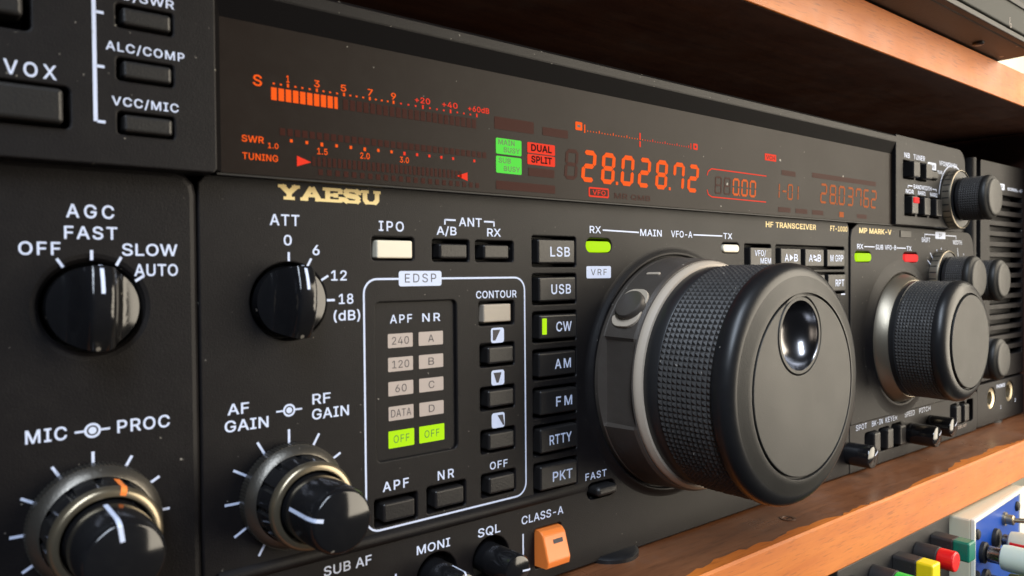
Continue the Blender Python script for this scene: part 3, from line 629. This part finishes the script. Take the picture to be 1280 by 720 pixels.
def labelled(name, u, v, w, h, parts, mname='button'):
    o = obj(name, plate(rr(0, 0, w, h, .4), -4, 1.0, .45), mname, radio, (u, v, 0))
    g = G()
    for p in parts:
        if isinstance(p, tuple) and isinstance(p[0], str): g.add(text(p[0], p[1], p[2], p[3], p[4], 1.0 + INK), 'ink')
        else: g.add(([(a, b_, 1.0 + INK) for a, b_ in p], [tuple(range(len(p)))]), 'ink')
    if parts: obj('button_lettering', g, None, o, (u, v, 0))
labelled('memory_button', 201.2, 4.7, 11.6, 5.8, [('VFO/', -3.6, .35, 2.2, 1.7), ('MEM', -.6, -1.9, 5.0, 1.7)])
labelled('copy_button', 217.6, 4.7, 11.8, 5.8, [('A', -3.8, -1.2, -1.4, 2.3), [(-.9, 1.0), (-.9, -1.1), (1.2, -.05)], ('B', 1.6, -1.2, 3.8, 2.3)])
labelled('swap_button', 231.8, 4.7, 11.8, 5.8, [('A', -3.8, -1.2, -1.4, 2.3), [(-1.0, 1.1), (1.1, .35), (-1.0, -.1)], [(1.3, .0), (1.3, -1.2), (-.9, -.6)], ('B', 1.6, -1.2, 3.8, 2.3)])
labelled('group_button', 245.6, 4.7, 11.8, 5.8, [('M GRP', -4.0, -1.1, 4.6, 2.2)])
labelled('repeater_button', 246.2, -3.6, 11.8, 5.8, [('RPT', -1.2, -1.2, 4.6, 2.3)])
labelled('clear_button', 232.4, -3.6, 11.8, 5.8, [('CLR', -2.6, -1.2, 3.0, 2.3)])
# orange rocker switch
V = [(-3.6, 4.3, -3), (3.4, 4.3, -3), (3.4, -4.4, -3), (-3.6, -4.4, -3), (-3.6, 4.0, 1.2), (3.4, 4.0, 1.2), (3.4, 3.2, 2.1), (-3.6, 3.2, 2.1), (-3.6, -2.4, 3.9), (3.4, -2.4, 3.9), (3.4, -4.0, 3.5), (-3.6, -4.0, 3.5)]
F = [(4, 5, 1, 0), (7, 6, 5, 4), (8, 9, 6, 7), (11, 10, 9, 8), (3, 2, 10, 11), (0, 3, 11, 8, 7, 4), (1, 5, 6, 9, 10, 2)]
cl = obj('rocker_switch', (V, F), 'orange_sw', radio, (115.7, -62.5, 0), label='bright orange rocker switch with a dark dash')
bm = bmesh.new(); bm.from_mesh(cl.data); bmesh.ops.bevel(bm, geom=[e for e in bm.edges if min(v.co.y for v in e.verts) < -.0001 and max(v.co.y for v in e.verts) < .001], offset=.00035, segments=2, profile=.5, affect='EDGES'); bm.to_mesh(cl.data); bm.free()
a_ = math.atan2(1.8, 5.6)
obj('dash_mark', ([(-.9, 2.0, 2.1 + 1.2 * .321 + .07), (2.0, 2.0, 2.1 + 1.2 * .321 + .07), (2.0, 1.1, 2.1 + 2.1 * .321 + .07), (-.9, 1.1, 2.1 + 2.1 * .321 + .07)], [(0, 3, 2, 1)]), 'inkdark', cl, (115.7, -62.5, 0))

# ---------- AGC and ATT selector knobs: round skirt with a raised finger bar
def selector(u, v, rot, label):
    nr, na = 14, 72; V = []; F = []
    def hz(x, y):
        t = min(1, max(0, (abs(x) - 1.3) / 2.6)); t = t * t * (3 - 2 * t)
        return 2.2 + (1 - t) * (6.2 - .035 * y * y) - .02 * (x * x + y * y)
    for k in range(nr + 1):
        r = 6.3 * k / nr
        for i in range(na):
            a = 2 * math.pi * i / na; x, y = r * math.cos(a), r * math.sin(a); V.append((x, y, hz(x, y)))
    for k in range(nr):
        for i in range(na): F.append((k * na + i, (k + 1) * na + i, (k + 1) * na + (i + 1) % na, k * na + (i + 1) % na))
    b0_ = len(V)
    for i in range(na): a = 2 * math.pi * i / na; V.append((6.35 * math.cos(a), 6.35 * math.sin(a), -4))
    for i in range(na): F.append((nr * na + i, b0_ + i, b0_ + (i + 1) % na, nr * na + (i + 1) % na))
    o = obj('selector_knob', xf((V, F), rot=R(-rot)), 'gloss', radio, (u, v, 0), smooth=50, label=label)
    P = []
    for j in range(9):
        y = 6.36 - j * .52
        for s in (-.26, .26): P.append((s, min(y, 6.3) + (.08 if j == 0 else 0), hz(s, y) + .07 - (.9 if j == 0 else 0)))
    obj('indicator_line', xf((P, [(2 * j, 2 * j + 2, 2 * j + 3, 2 * j + 1) for j in range(8)]), rot=R(-rot)), 'ink', o, (u, v, 0))
selector(22.8, -4.4, 2, None); selector(54.1, -4.4, 3, None)

# ---------- concentric level knobs (microphone and AF gain)
def dual(u, v, a_in, a_out, label):
    o = obj('level_knob', G().add(lathe([(8.2, .3), (9.05, .5), (9.1, 2.9), (8.8, 3.4), (7.9, 4.3), (7.7, 4.4)], 120, cap1=False), 'grey_ring'), None, radio, (u, v, 0), smooth=30, label=label)
    teeth = G()
    for i in range(96):
        a = 2 * math.pi * i / 96; teeth.add(xf(box(8.95, 9.22, -.16, .16, .5, 2.9), rot=a), 'grey_ring')
    obj('serrated_edge', teeth, None, o, (u, v, 0))
    rib = []; n = 120; V = []; F = []; pr = [(7.65, 4.3), (7.5, 5.0), (7.4, 9.4)]
    for r, z in pr:
        for i in range(n):
            k = i % 10; rr_ = r - (.35 if k in (0, 1) else 0); a = 2 * math.pi * i / n; V.append((rr_ * math.cos(a), rr_ * math.sin(a), z))
    for k in range(2):
        for i in range(n): F.append((k * n + i, k * n + (i + 1) % n, (k + 1) * n + (i + 1) % n, (k + 1) * n + i))
    obj('fluted_band', (V, F), 'gloss', o, (u, v, 0), smooth=25)
    obj('rim_ring', lathe([(7.45, 9.3), (7.5, 9.8), (7.3, 10.5), (6.8, 10.9), (6.2, 10.9), (6.0, 10.4)], 96, cap1=False), 'gold_rim', o, (u, v, 0), smooth=40)
    ip = [(5.75, 9.6), (5.65, 12), (5.45, 19.3), (5.25, 20.2), (4.95, 20.8), (4.6, 21.05), (0, 21.1)]
    k = obj('inner_knob', lathe(ip, 96, cap1=False), 'gloss', o, (u, v, 0), smooth=40)
    obj('indicator_line', strip([(5.62, 13), (5.45, 19.3), (5.25, 20.2), (4.95, 20.8), (4.6, 21.05), (3.4, 21.1)] if a_out is None else [(5.64, 12.4), (5.45, 19.3), (5.25, 20.2), (4.95, 20.8), (4.6, 21.05), (2.6, 21.1)], a_in, .30), 'ink', k, (u, v, 0))
    if a_out is not None: obj('orange_mark', strip([(7.5, 5.2), (7.4, 9.4), (7.5, 9.8), (7.3, 10.5), (6.8, 10.9), (6.3, 10.9)], a_out, .42, .09), 'orange_sw', o, (u, v, 0))
dual(22.5, -37.3, -7, 17, 'level knob with an orange pointer mark on its outer ring'); dual(53.7, -38.8, -76, None, None)

# ---------- small pots of the lower strip
def pot(u, v, r, ln, ang, mname='gloss', name='strip_knob'):
    o = obj(name, lathe([(r, -4), (r, ln - .7), (r - .3, ln - .2), (r - .9, ln), (0, ln)], 40, cap1=False), mname, radio, (u, v, 0), smooth=40)
    obj('indicator_line', strip([(r, ln - 5), (r, ln - .7), (r - .3, ln - .2), (r - .9, ln), (.9, ln + .02)], ang, .2), 'ink', o, (u, v, 0))
pot(85.0, -61.9, 3.4, 9.5, 10); pot(99.0, -61.7, 3.4, 9.5, 95); pot(66.6, -62.6, 3.4, 8, -30)

# ---------- main tuning dial
MU, MV_ = 161.0, -26.0
obj('dial_surround', lathe([(33.4, 0.02), (33.0, .1), (32.3, .5), (31.7, 1.0), (31.3, 1.2), (30.9, 1.0), (30.8, -.5), (20, -.5)], 160, cap1=False), 'panel', radio, (MU, MV_, 0), smooth=60)
def shuttle():
    n = 288; d = 28.3; V = []; F = []; pr = [(30.45, .0, 0), (30.45, 1.6, 0), (30.3, 1.9, 1), (29.7, 10.6, 1), (29.3, 11.4, 0), (28.9, 11.6, 0)]
    for r, z, cut in pr:
        for i in range(n):
            a = 2 * math.pi * i / n; rr_ = r
            if cut:
                for c in (180, 0):
                    da = (math.degrees(a) - c + 180) % 360 - 180
                    if abs(da) < 20.4: rr_ = min(r, d / math.cos(R(da)) - .9 * max(0, 1 - abs(da) / 20.4) ** .5 * 0 - .8)
            V.append((rr_ * math.cos(a), rr_ * math.sin(a), z))
    for k in range(len(pr) - 1):
        for i in range(n): F.append((k * n + i, k * n + (i + 1) % n, (k + 1) * n + (i + 1) % n, (k + 1) * n + i))
    return V, F
sh = obj('shuttle_ring', shuttle(), 'shuttle', radio, (MU, MV_, 0), smooth=14)
obj('shuttle_lip', lathe([(28.95, 11.5), (29.1, 11.9), (28.9, 12.6), (28.3, 13.5), (27.5, 13.6), (26, 13.2)], 160, cap1=False), 'pale', sh, (MU, MV_, 0), smooth=45, label='pale worn chamfer in front of the shuttle ring')  # lip colour combines dust with painted light caught on the chamfer
def on_ring(g, ang, r, z):     # lay a plate tangent to the ring at angle ang (degrees from +u), local x along the tangent, y along the axis
    a = R(ang); ex = Vector((-math.sin(a), math.cos(a), 0)); ey = Vector((0, 0, 1)); ez = Vector((math.cos(a), math.sin(a), 0))
    return [tuple(ex * x + ey * y + ez * (zz + r) + Vector((0, 0, z))) for x, y, zz in g[0]], g[1]
sb = obj('shuttle_recess', on_ring(plate(rr(0, 0, 11.0, 8.4, 3.2), -.8, .25, .2), 143.5, 29.9, 6.3), 'pale', sh, (MU, MV_, 0), label='pale worn oval around the shuttle button')
obj('shuttle_button', on_ring(lathe([(3.9, -.5), (3.9, 1.3), (3.6, 1.7), (3.0, 1.8), (0, 1.7)], 48, cap1=False), 143.0, 29.9, 6.8), 'shuttle', sh, (MU, MV_, 0), smooth=40)
obj('index_mark', on_ring(plate(rr(0, 0, 1.0, 4.2, .4), -.4, .25, .15), 120, 30.0, 6), 'pale', sh, (MU, MV_, 0))
kn = obj('tuning_dial', G().add(lathe([(24, 11), (27.4, 13.0), (27.7, 13.4), (27.7, 17.4), (27.4, 17.7)], 160, cap1=False), 'knob').add(lathe([(27.5, 32.2), (28.1, 32.4), (28.3, 32.9)] + [(24.9 + 3.4 * math.cos(R(a)), 33.6 + 3.5 * math.sin(R(a))) for a in range(6, 85, 6)], 160, cap1=False), 'rim').add(lathe([(24.9 + 3.4 * math.cos(R(84)), 33.6 + 3.5 * math.sin(R(84))), (24.0, 37.45), (22.6, 37.9), (21.8, 38.1), (21.4, 38.1)], 160, cap1=False), 'face'), None, radio, (MU, MV_, 0), smooth=50)
obj('knurled_grip', knurl(28.15, 17.6, 32.3, 132, 11, .62), 'knurl', kn, (MU, MV_, 0))
DX, DY = -2.4, 11.7
obj('dial_groove', lathe([(21.45, 38.1), (21.3, 37.3), (20.6, 37.3)], 120, cap1=False), 'dark', kn, (MU, MV_, 0))
obj('dial_disc', plate(('c', 0, 0, 20.85), 36.8, 38.2, .25, [('c', DX, DY, 9.1)]), 'face', kn, (MU, MV_, 0))
obj('finger_dimple', G().add(lathe([(8.95, 36.5), (8.95, 38.0), (8.7, 38.25), (8.0, 38.25)], 80, cap1=False), 'face').add(lathe([(8.0, 38.25), (7.85, 38.0)] + [(7.8 * math.sin(R(a)), 37.9 - 6.2 * (math.cos(R(a)))) for a in range(88, 0, -6)] + [(0.01, 31.72)], 80, cap1=False), 'chrome'), None, kn, (MU + DX, MV_ + DY, 0), smooth=40, label='polished concave finger dimple')

# ---------- right sub panel
RH = [rr(265.0, 5.4, 11.4, 3.6, 1.6), rr(302.9, 5.4, 12.4, 3.7, 1.6), ('c', 294.7, -25, 20), ('c', 331, -3, 6), ('c', 351, -3.9, 6), ('c', 351, -36.4, 6)]
rp_out = [(256.6, -53.2), (366, -53.2), (365.5, 4)] + [(358 + 6.5 * math.cos(R(a)), 9.6 + 6.5 * math.sin(R(a))) for a in range(0, 91, 15)] + [(262, 17.1), (257.6, 14.5), (256.6, 12)]
rpan = obj('lower_right_panel', plate(('p', rp_out), -5, .6, .5, RH), 'panel', radio)
g = G(); z = .6 + INK
g.add(text('RX', 260.7, 8.1, 265.1, 1.75, z), 'ink').add(text('SUB', 274.3, 8.1, 280.2, 1.75, z), 'ink').add(text('VFO-B', 281.6, 8.1, 290.6, 1.75, z), 'ink').add(text('TX', 299.4, 8.0, 303.6, 1.7, z), 'ink')
g.add(line(265.8, 9.0, 273.6, 9.0, .34, z), 'ink').add(line(291.2, 8.9, 298.8, 8.9, .34, z), 'ink')
g.add(text('MP MARK-V', 262.2, 13.7, 286.8, 1.9, z, .022), 'goldink')
g.add(text('SHIFT', 312.6, 11.6, 320.4, 1.8, z), 'ink').add(text('WIDTH', 342.6, 11.2, 352.0, 1.8, z), 'ink').add(flat(rb(325.3, 16.0, 335.2, 13.2, .4), z), 'ink').add(text('IF', 328.6, 13.9, 331.9, 1.4, z + .03), 'inkdark')
g.add(line(315.2, 14.7, 325.2, 14.7, .4, z), 'ink').add(line(335.4, 14.7, 346, 14.7, .4, z), 'ink').add(line(315.4, 14.7, 315.4, 13.4, .4, z), 'ink').add(line(345.8, 14.7, 345.8, 13.4, .4, z), 'ink')
ticks(g, 331, -3, 11.6, 14.8, z, .4, (-60, -45)); ticks(g, 331, -3, 11.8, 12.6, z, .5, (-20, 0, 20, 40)); ticks(g, 351, -3.9, 10.2, 14.2, z, .4, (-15,)); ticks(g, 351, -3.9, 11, 11.8, z, .5, (-45, 15))
obj('printed_lettering', g, None, rpan)
obj('model_badge_clip', plate(rb(293.8, 15.6, 303, 13.0, .4), .5, .9, .15), 'button', rpan)
obj('status_lamp', plate(rr(0, 0, 10.8, 2.9, 1.3), -3, 1.1, .4), 'lime_on', radio, (265.0, 5.2, 0), label='lit lime oval lamp of the sub receiver')
obj('status_lamp', plate(rr(0, 0, 11.8, 3.0, 1.3), -3, 1.1, .4), 'redlamp_on', radio, (302.9, 5.2, 0), label='lit red oval lamp of the sub receiver')
SU, SV = 294.7, -25.0
obj('dial_surround', lathe([(29.5, .62), (27.5, .9), (25.8, 1.6), (25.0, 1.9), (24.6, 1.6), (24.5, -.5), (18, -.5)], 140, cap1=False), 'panel', radio, (SU, SV, 0), smooth=60)
sd = obj('sub_dial', G().add(lathe([(20.5, 5.2), (21.5, 5.6), (21.6, 7.4), (21.2, 7.7)], 140, cap1=False), 'knob').add(lathe([(21.2, 19.8), (21.7, 20.1), (21.7, 21.0), (21.4, 22.0), (20.7, 23.0), (19.7, 23.8), (18.5, 24.2), (17.3, 24.3)], 140, cap1=False), 'rim'), None, radio, (SU, SV, 0), smooth=50)
obj('base_ring', lathe([(24.3, -.4), (24.3, .9), (23.8, 2.6), (22.6, 4.6), (22.2, 5.2), (21.9, 5.6), (20, 5.6)], 140, cap1=False), 'silver', sd, (SU, SV, 0), smooth=40, label='champagne metal base ring')
obj('knurled_grip', knurl(21.65, 7.6, 19.9, 108, 11, .5), 'knurl', sd, (SU, SV, 0))
obj('dial_disc', G().add(plate(('c', 0, 0, 16.6), 22.5, 24.9, .35), 'face').add(lathe([(17.3, 24.3), (17.2, 23.4), (16.4, 23.4)], 120, cap1=False), 'gloss'), None, sd, (SU, SV, 0))
def small_knob(name, u, v, z0, r, ln, ring, rot=0):
    o = obj(name, G().add(lathe([(r - 1, z0), (r - .2, z0 + .6), (r - .2, z0 + 1.6)], 72, cap1=False), 'knob').add(lathe([(r - .1, z0 + ln - 3.4), (r + .05, z0 + ln - 3.0), (r, z0 + ln - 2.0), (r - .5, z0 + ln - 1.2), (r - 1.2, z0 + ln - .9), (r - 1.5, z0 + ln - .5), (r - 1.9, z0 + ln - .1), (r - 2.6, z0 + ln), (0, z0 + ln)], 72, cap1=False), 'face'), None, radio, (u, v, 0), smooth=40)
    obj('knurled_grip', knurl(r, z0 + 1.5, z0 + ln - 3.3, 56, 9, .4), 'knurl', o, (u, v, 0))
    if ring:
        rg = G().add(lathe([(ring, z0 - 4), (ring, z0 - .6), (ring - .3, z0 + .1), (ring - .6, z0 + .2)], 90, cap1=False), 'silver').add(lathe([(ring - .6, z0 + .2), (ring - .9, z0 - .2), (r - 1, z0 - .2)], 90, cap1=False), 'knob')
        for i in range(28):
            rg.add(xf(box(ring - .1, ring + .04, -.22, .22, z0 - 2.9, z0 - .4), rot=2 * math.pi * i / 28), 'dark')
        obj('graduated_ring', rg, None, o, (u, v, 0), smooth=40, label='champagne ring with dark graduations')
small_knob('channel_knob', 334, 29, 7.2, 8.8, 12.4, 12.0)
small_knob('shift_knob', 331, -3.0, 3.6, 9.0, 11.4, 11.6)
small_knob('width_knob', 351, -3.9, 3.0, 8.5, 14.2, None)
small_knob('notch_knob', 351, -36.4, 3.0, 8.6, 14.2, None)

# ---------- lower right strip with keyer controls
SH = [rb(267.2, -57.8, 276.0, -65.6, 1.2), rb(277.6, -57.6, 286.0, -66.0, 1.2), rb(287.9, -57.4, 296.2, -66.2, 1.2), rb(341.5, -56.2, 348.4, -65.0, 1.2), rb(350.6, -56.2, 357.2, -65.4, 1.2), rb(358.8, -56.0, 366.0, -65.6, 1.2), ('c', 256.2 + 3.5, -63, .1)]
strp = obj('keyer_strip', plate(('p', [(256.6, -70.2), (369, -70.2), (370.6, -68.6), (370.6, -54.4), (369.8, -53.7), (256.6, -53.7)]), -5, .2, .4, SH[:6]), 'panel', radio)
g = G(); z = .2 + INK
for s, l, r in (('SPOT', 260.6, 268.6), ('BK-IN', 272.4, 280.8), ('KEYER', 283.0, 292.4), ('SPEED', 298.9, 307.4), ('PITCH', 311.6, 321.9)): g.add(text(s, l, -56.0, r, 1.9, z, .0), 'ink')
obj('printed_lettering', g, None, strp); g = G()
g.add(text('DELAY', 349.6, -67.4, 358.6, 1.3, z, .0), 'cell')
obj('printed_lettering', g, None, strp)
pb = obj('keyer_button', plate(rr(0, 0, 5.0, 7.6, .8), -4, 2.0, .8), 'button', radio, (273.4, -61.7, 0))
for u, v in ((283.6, -61.8), (293.9, -61.8), (346.0, -60.6), (354.6, -60.8)): dup(pb, (u, v, 0), radio)
pot(256.4, -63.2, 3.9, 8.5, 60); pot(303.6, -62.6, 4.0, 10.4, 60); pot(321.5, -61.6, 3.8, 9.2, 60)

# ---------- speaker section and its column
V = []; F = []; pr = [(366.2, -3.4), (366.8, -1.2), (368.6, .2), (370.8, -.4), (372.6, -2.6), (374.4, -3.4)]
for v in (-52.5, 50): V += [(u, v, w) for u, w in pr]
obj('corner_column', (V, [(k, k + 1, k + 7, k + 6) for k in range(5)]), 'panel', radio, smooth=60)
obj('column_backing', box(346, 375.5, -53, 49.5, -5, -3.5), 'panel', radio)
SL = [rb(386.2, 35.4 - i * 4.85 , 428, 35.4 - i * 4.85 - 2.45, .5) for i in range(16)]
spk = obj('speaker_grille', plate(rb(375.2, 49.9, 430.6, -50.0, 1.2), -5, -.2, .35, SL), 'panel', radio, label='black slotted speaker grille')
g = G().add(flat(rb(396.4, 40.6, 404, 37.8, .3), -.14), 'ink').add(text('SP', 398, 38.4, 402.4, 1.5, -.1), 'inkdark').add(text('NORMAL-AF', 408, 38.0, 428, 1.5, -.14), 'ink')
obj('printed_lettering', g, None, spk)
jp = obj('jack_panel', plate(rb(371.6, -51.0, 430.6, -70.2, .8), -5, -.1, .5, [('c', 388.5, -58.6, 4.9), ('c', 411.5, -57.6, 4.9)]), 'panel', radio)
for u, v in ((388.5, -58.6), (411.5, -57.6)):
    obj('jack_socket', G().add(lathe([(4.8, -.6), (4.1, -.9), (3.1, -1.0), (3.0, -4)], 40, cap1=False), 'brass').add(lathe([(3.0, -3.6), (0, -3.6)], 24, cap1=False), 'dark'), None, radio, (u, v, 0), smooth=40)
g = G().add(text('PHONES', 394.6, -54.6, 405, 1.6, -.04), 'ink').add(text('1', 399.4, -64.6, 400.2, 1.6, -.04), 'ink').add(text('2', 418, -63.4, 419.4, 1.6, -.04), 'ink')
obj('printed_lettering', g, None, jp)

# ================================================================== BELOW THE LOWER SHELF
tp = empty('terminal_panel', (250, -120, 16), 'black terminal panel with a row of coloured capped posts under the lower shelf', 'panel')
obj('panel_plate', plate(rb(209.8, -86.6, 289.2, -150, .6), 6, 20, .5), 'post_black', tp)
posts = (('teal', 275.6, -93.4, 's'), ('red', 262.4, -93.6, 'c'), ('yellow', 247.4, -93.6, 's'), ('green', 231.6, -93.6, 'c'), ('grey', 216.0, -93.2, 's'))
for n, u, v, k in posts:
    s = rr(0, 0, 5.8, 6.6, .8) if k == 's' else ('c', 0, 0, 3.3)
    p = obj('terminal_post', plate(rr(0, 0, 6.4, 6.6, 1.0) if k == 's' else ('c', 0, 0, 3.5), 0, 7.2, .4), 'post_black', tp, (u, v, 20))
    obj('post_cap', plate(s, 7.0, 12.2, .6), 'cap_' + n, p, (u, v, 20), label=n + ' cap on a black post')
for n, u, v, k in (('green', 275.6, -112, 'c'), ('yellow', 262.4, -112, 's')):
    p = obj('terminal_post', plate(rr(0, 0, 6.4, 6.6, 1.0), 0, 7.2, .4), 'post_black', tp, (u, v, 20))
    obj('post_cap', plate(('c', 0, 0, 3.3), 8.0, 13.2, .6), 'cap_' + n, p, (u, v, 20))
# cream box with the blue front
BX, BV, BW = 291.6, -87.6, 26.6
bb = empty('instrument_box', (BX, -150, BW), 'cream metal instrument box with a white framed blue front under the lower shelf', 'box', rot=R(2.7))
def bl(u, v, w): return (BX + u, BV + v, BW + w)
def bobj(name, g, m, loc=(0, 0, 0), parent=None, **k): return obj(name, g, m, parent or bb, bl(*loc), **k)
bobj('box_body', plate(rb(0, 0, 62, -62, .8), -60, -.8, .5), 'creambox')
bobj('front_frame', plate(rb(0, .2, 62, -62, .6), -.8, .6, .3, [rb(1.3, -1.3, 53.5, -60, .3)]), 'whitepaint')
bf = bobj('blue_front', plate(rb(1.2, -1.2, 53.6, -60.2, .2), -.8, .1, .05), 'blue', label='deep blue enamel front panel')
for u, v in ((3.6, -5.8), (50.4, -5.6), (3.2, -20.5)): bobj('corner_screw', G().add(lathe([(1.9, 0), (1.9, .5), (1.4, 1.0), (0, 1.1)], 24, cap1=False), 'dark'), None, (u, v, .1), smooth=40)
tg = bobj('toggle_switch', lathe([(2.6, 0), (2.6, .8), (1.9, .8), (1.9, 3.2), (1.5, 3.5), (0, 3.5)], 24, cap1=False), 'brass', (34.5, -7.0, .1), smooth=30)
bobj('toggle_lever', xm(lathe([(.8, 0), (1.0, 8), (.9, 9), (0, 9.3)], 20, cap1=False), Matrix.Rotation(R(35), 3, 'Y')), 'gold_rim', (34.5, -7.0, 3.2), parent=tg, smooth=40)
def socket(u, v): bobj('socket_bush', lathe([(3.8, 0), (3.8, 1.2), (3.2, 1.6), (2.0, 1.6)], 32, cap1=True), 'dark', (u, v, .1), smooth=30)
socket(9.5, -13.6); socket(23.5, -12.0); socket(11.5, -24)
# plugs pushed into the blue front
def plug(u, v, label, parts):
    o = empty('plug', bl(u, v, 1.7), label, 'plug', rot=R(2.7), group='plugs in the blue front')
    for n, pr, m in parts: obj(n, lathe(pr, 40, cap0=True, cap1=True), m, o, bl(u, v, 1.7), smooth=35)
plug(9.5, -13.6, 'white plug with a silver collar, nearest the blue panel centre', [('collar', [(2.2, 0), (2.9, .3), (2.9, 4.2)], 'chrome'), ('grip', [(3.0, 4.0), (4.3, 4.6), (4.6, 6.5), (4.6, 26), (3.8, 27)], 'plug_white')])
plug(23.5, -12.0, 'cream and red plug behind the white plug', [('collar', [(2.0, 0), (2.4, .3), (2.4, 2)], 'chrome'), ('grip', [(2.6, 1.8), (3.8, 2.6), (4.1, 4.5), (4.1, 24)], 'creambox')])
pg = bpy.data.objects['plug.001']
hs = ([], [])
for k, z in enumerate((3.2, 23.9)):
    for i in range(13): a_ = R(165 + 210 * i / 12); hs[0].append((4.2 * math.cos(a_), 4.2 * math.sin(a_), z))
hs[1].extend([(i, i + 1, 14 + i, 13 + i) for i in range(12)])
obj('red_band', hs, 'cap_red', pg, tuple(ORG[pg.name]), smooth=60)
plug(11.5, -24.0, 'olive green plug below the white plug', [('collar', [(2.0, 0), (2.4, .3), (2.4, 5)], 'chrome'), ('grip', [(2.8, 4.8), (4.4, 6), (4.6, 9), (4.6, 26)], 'plug_green')])
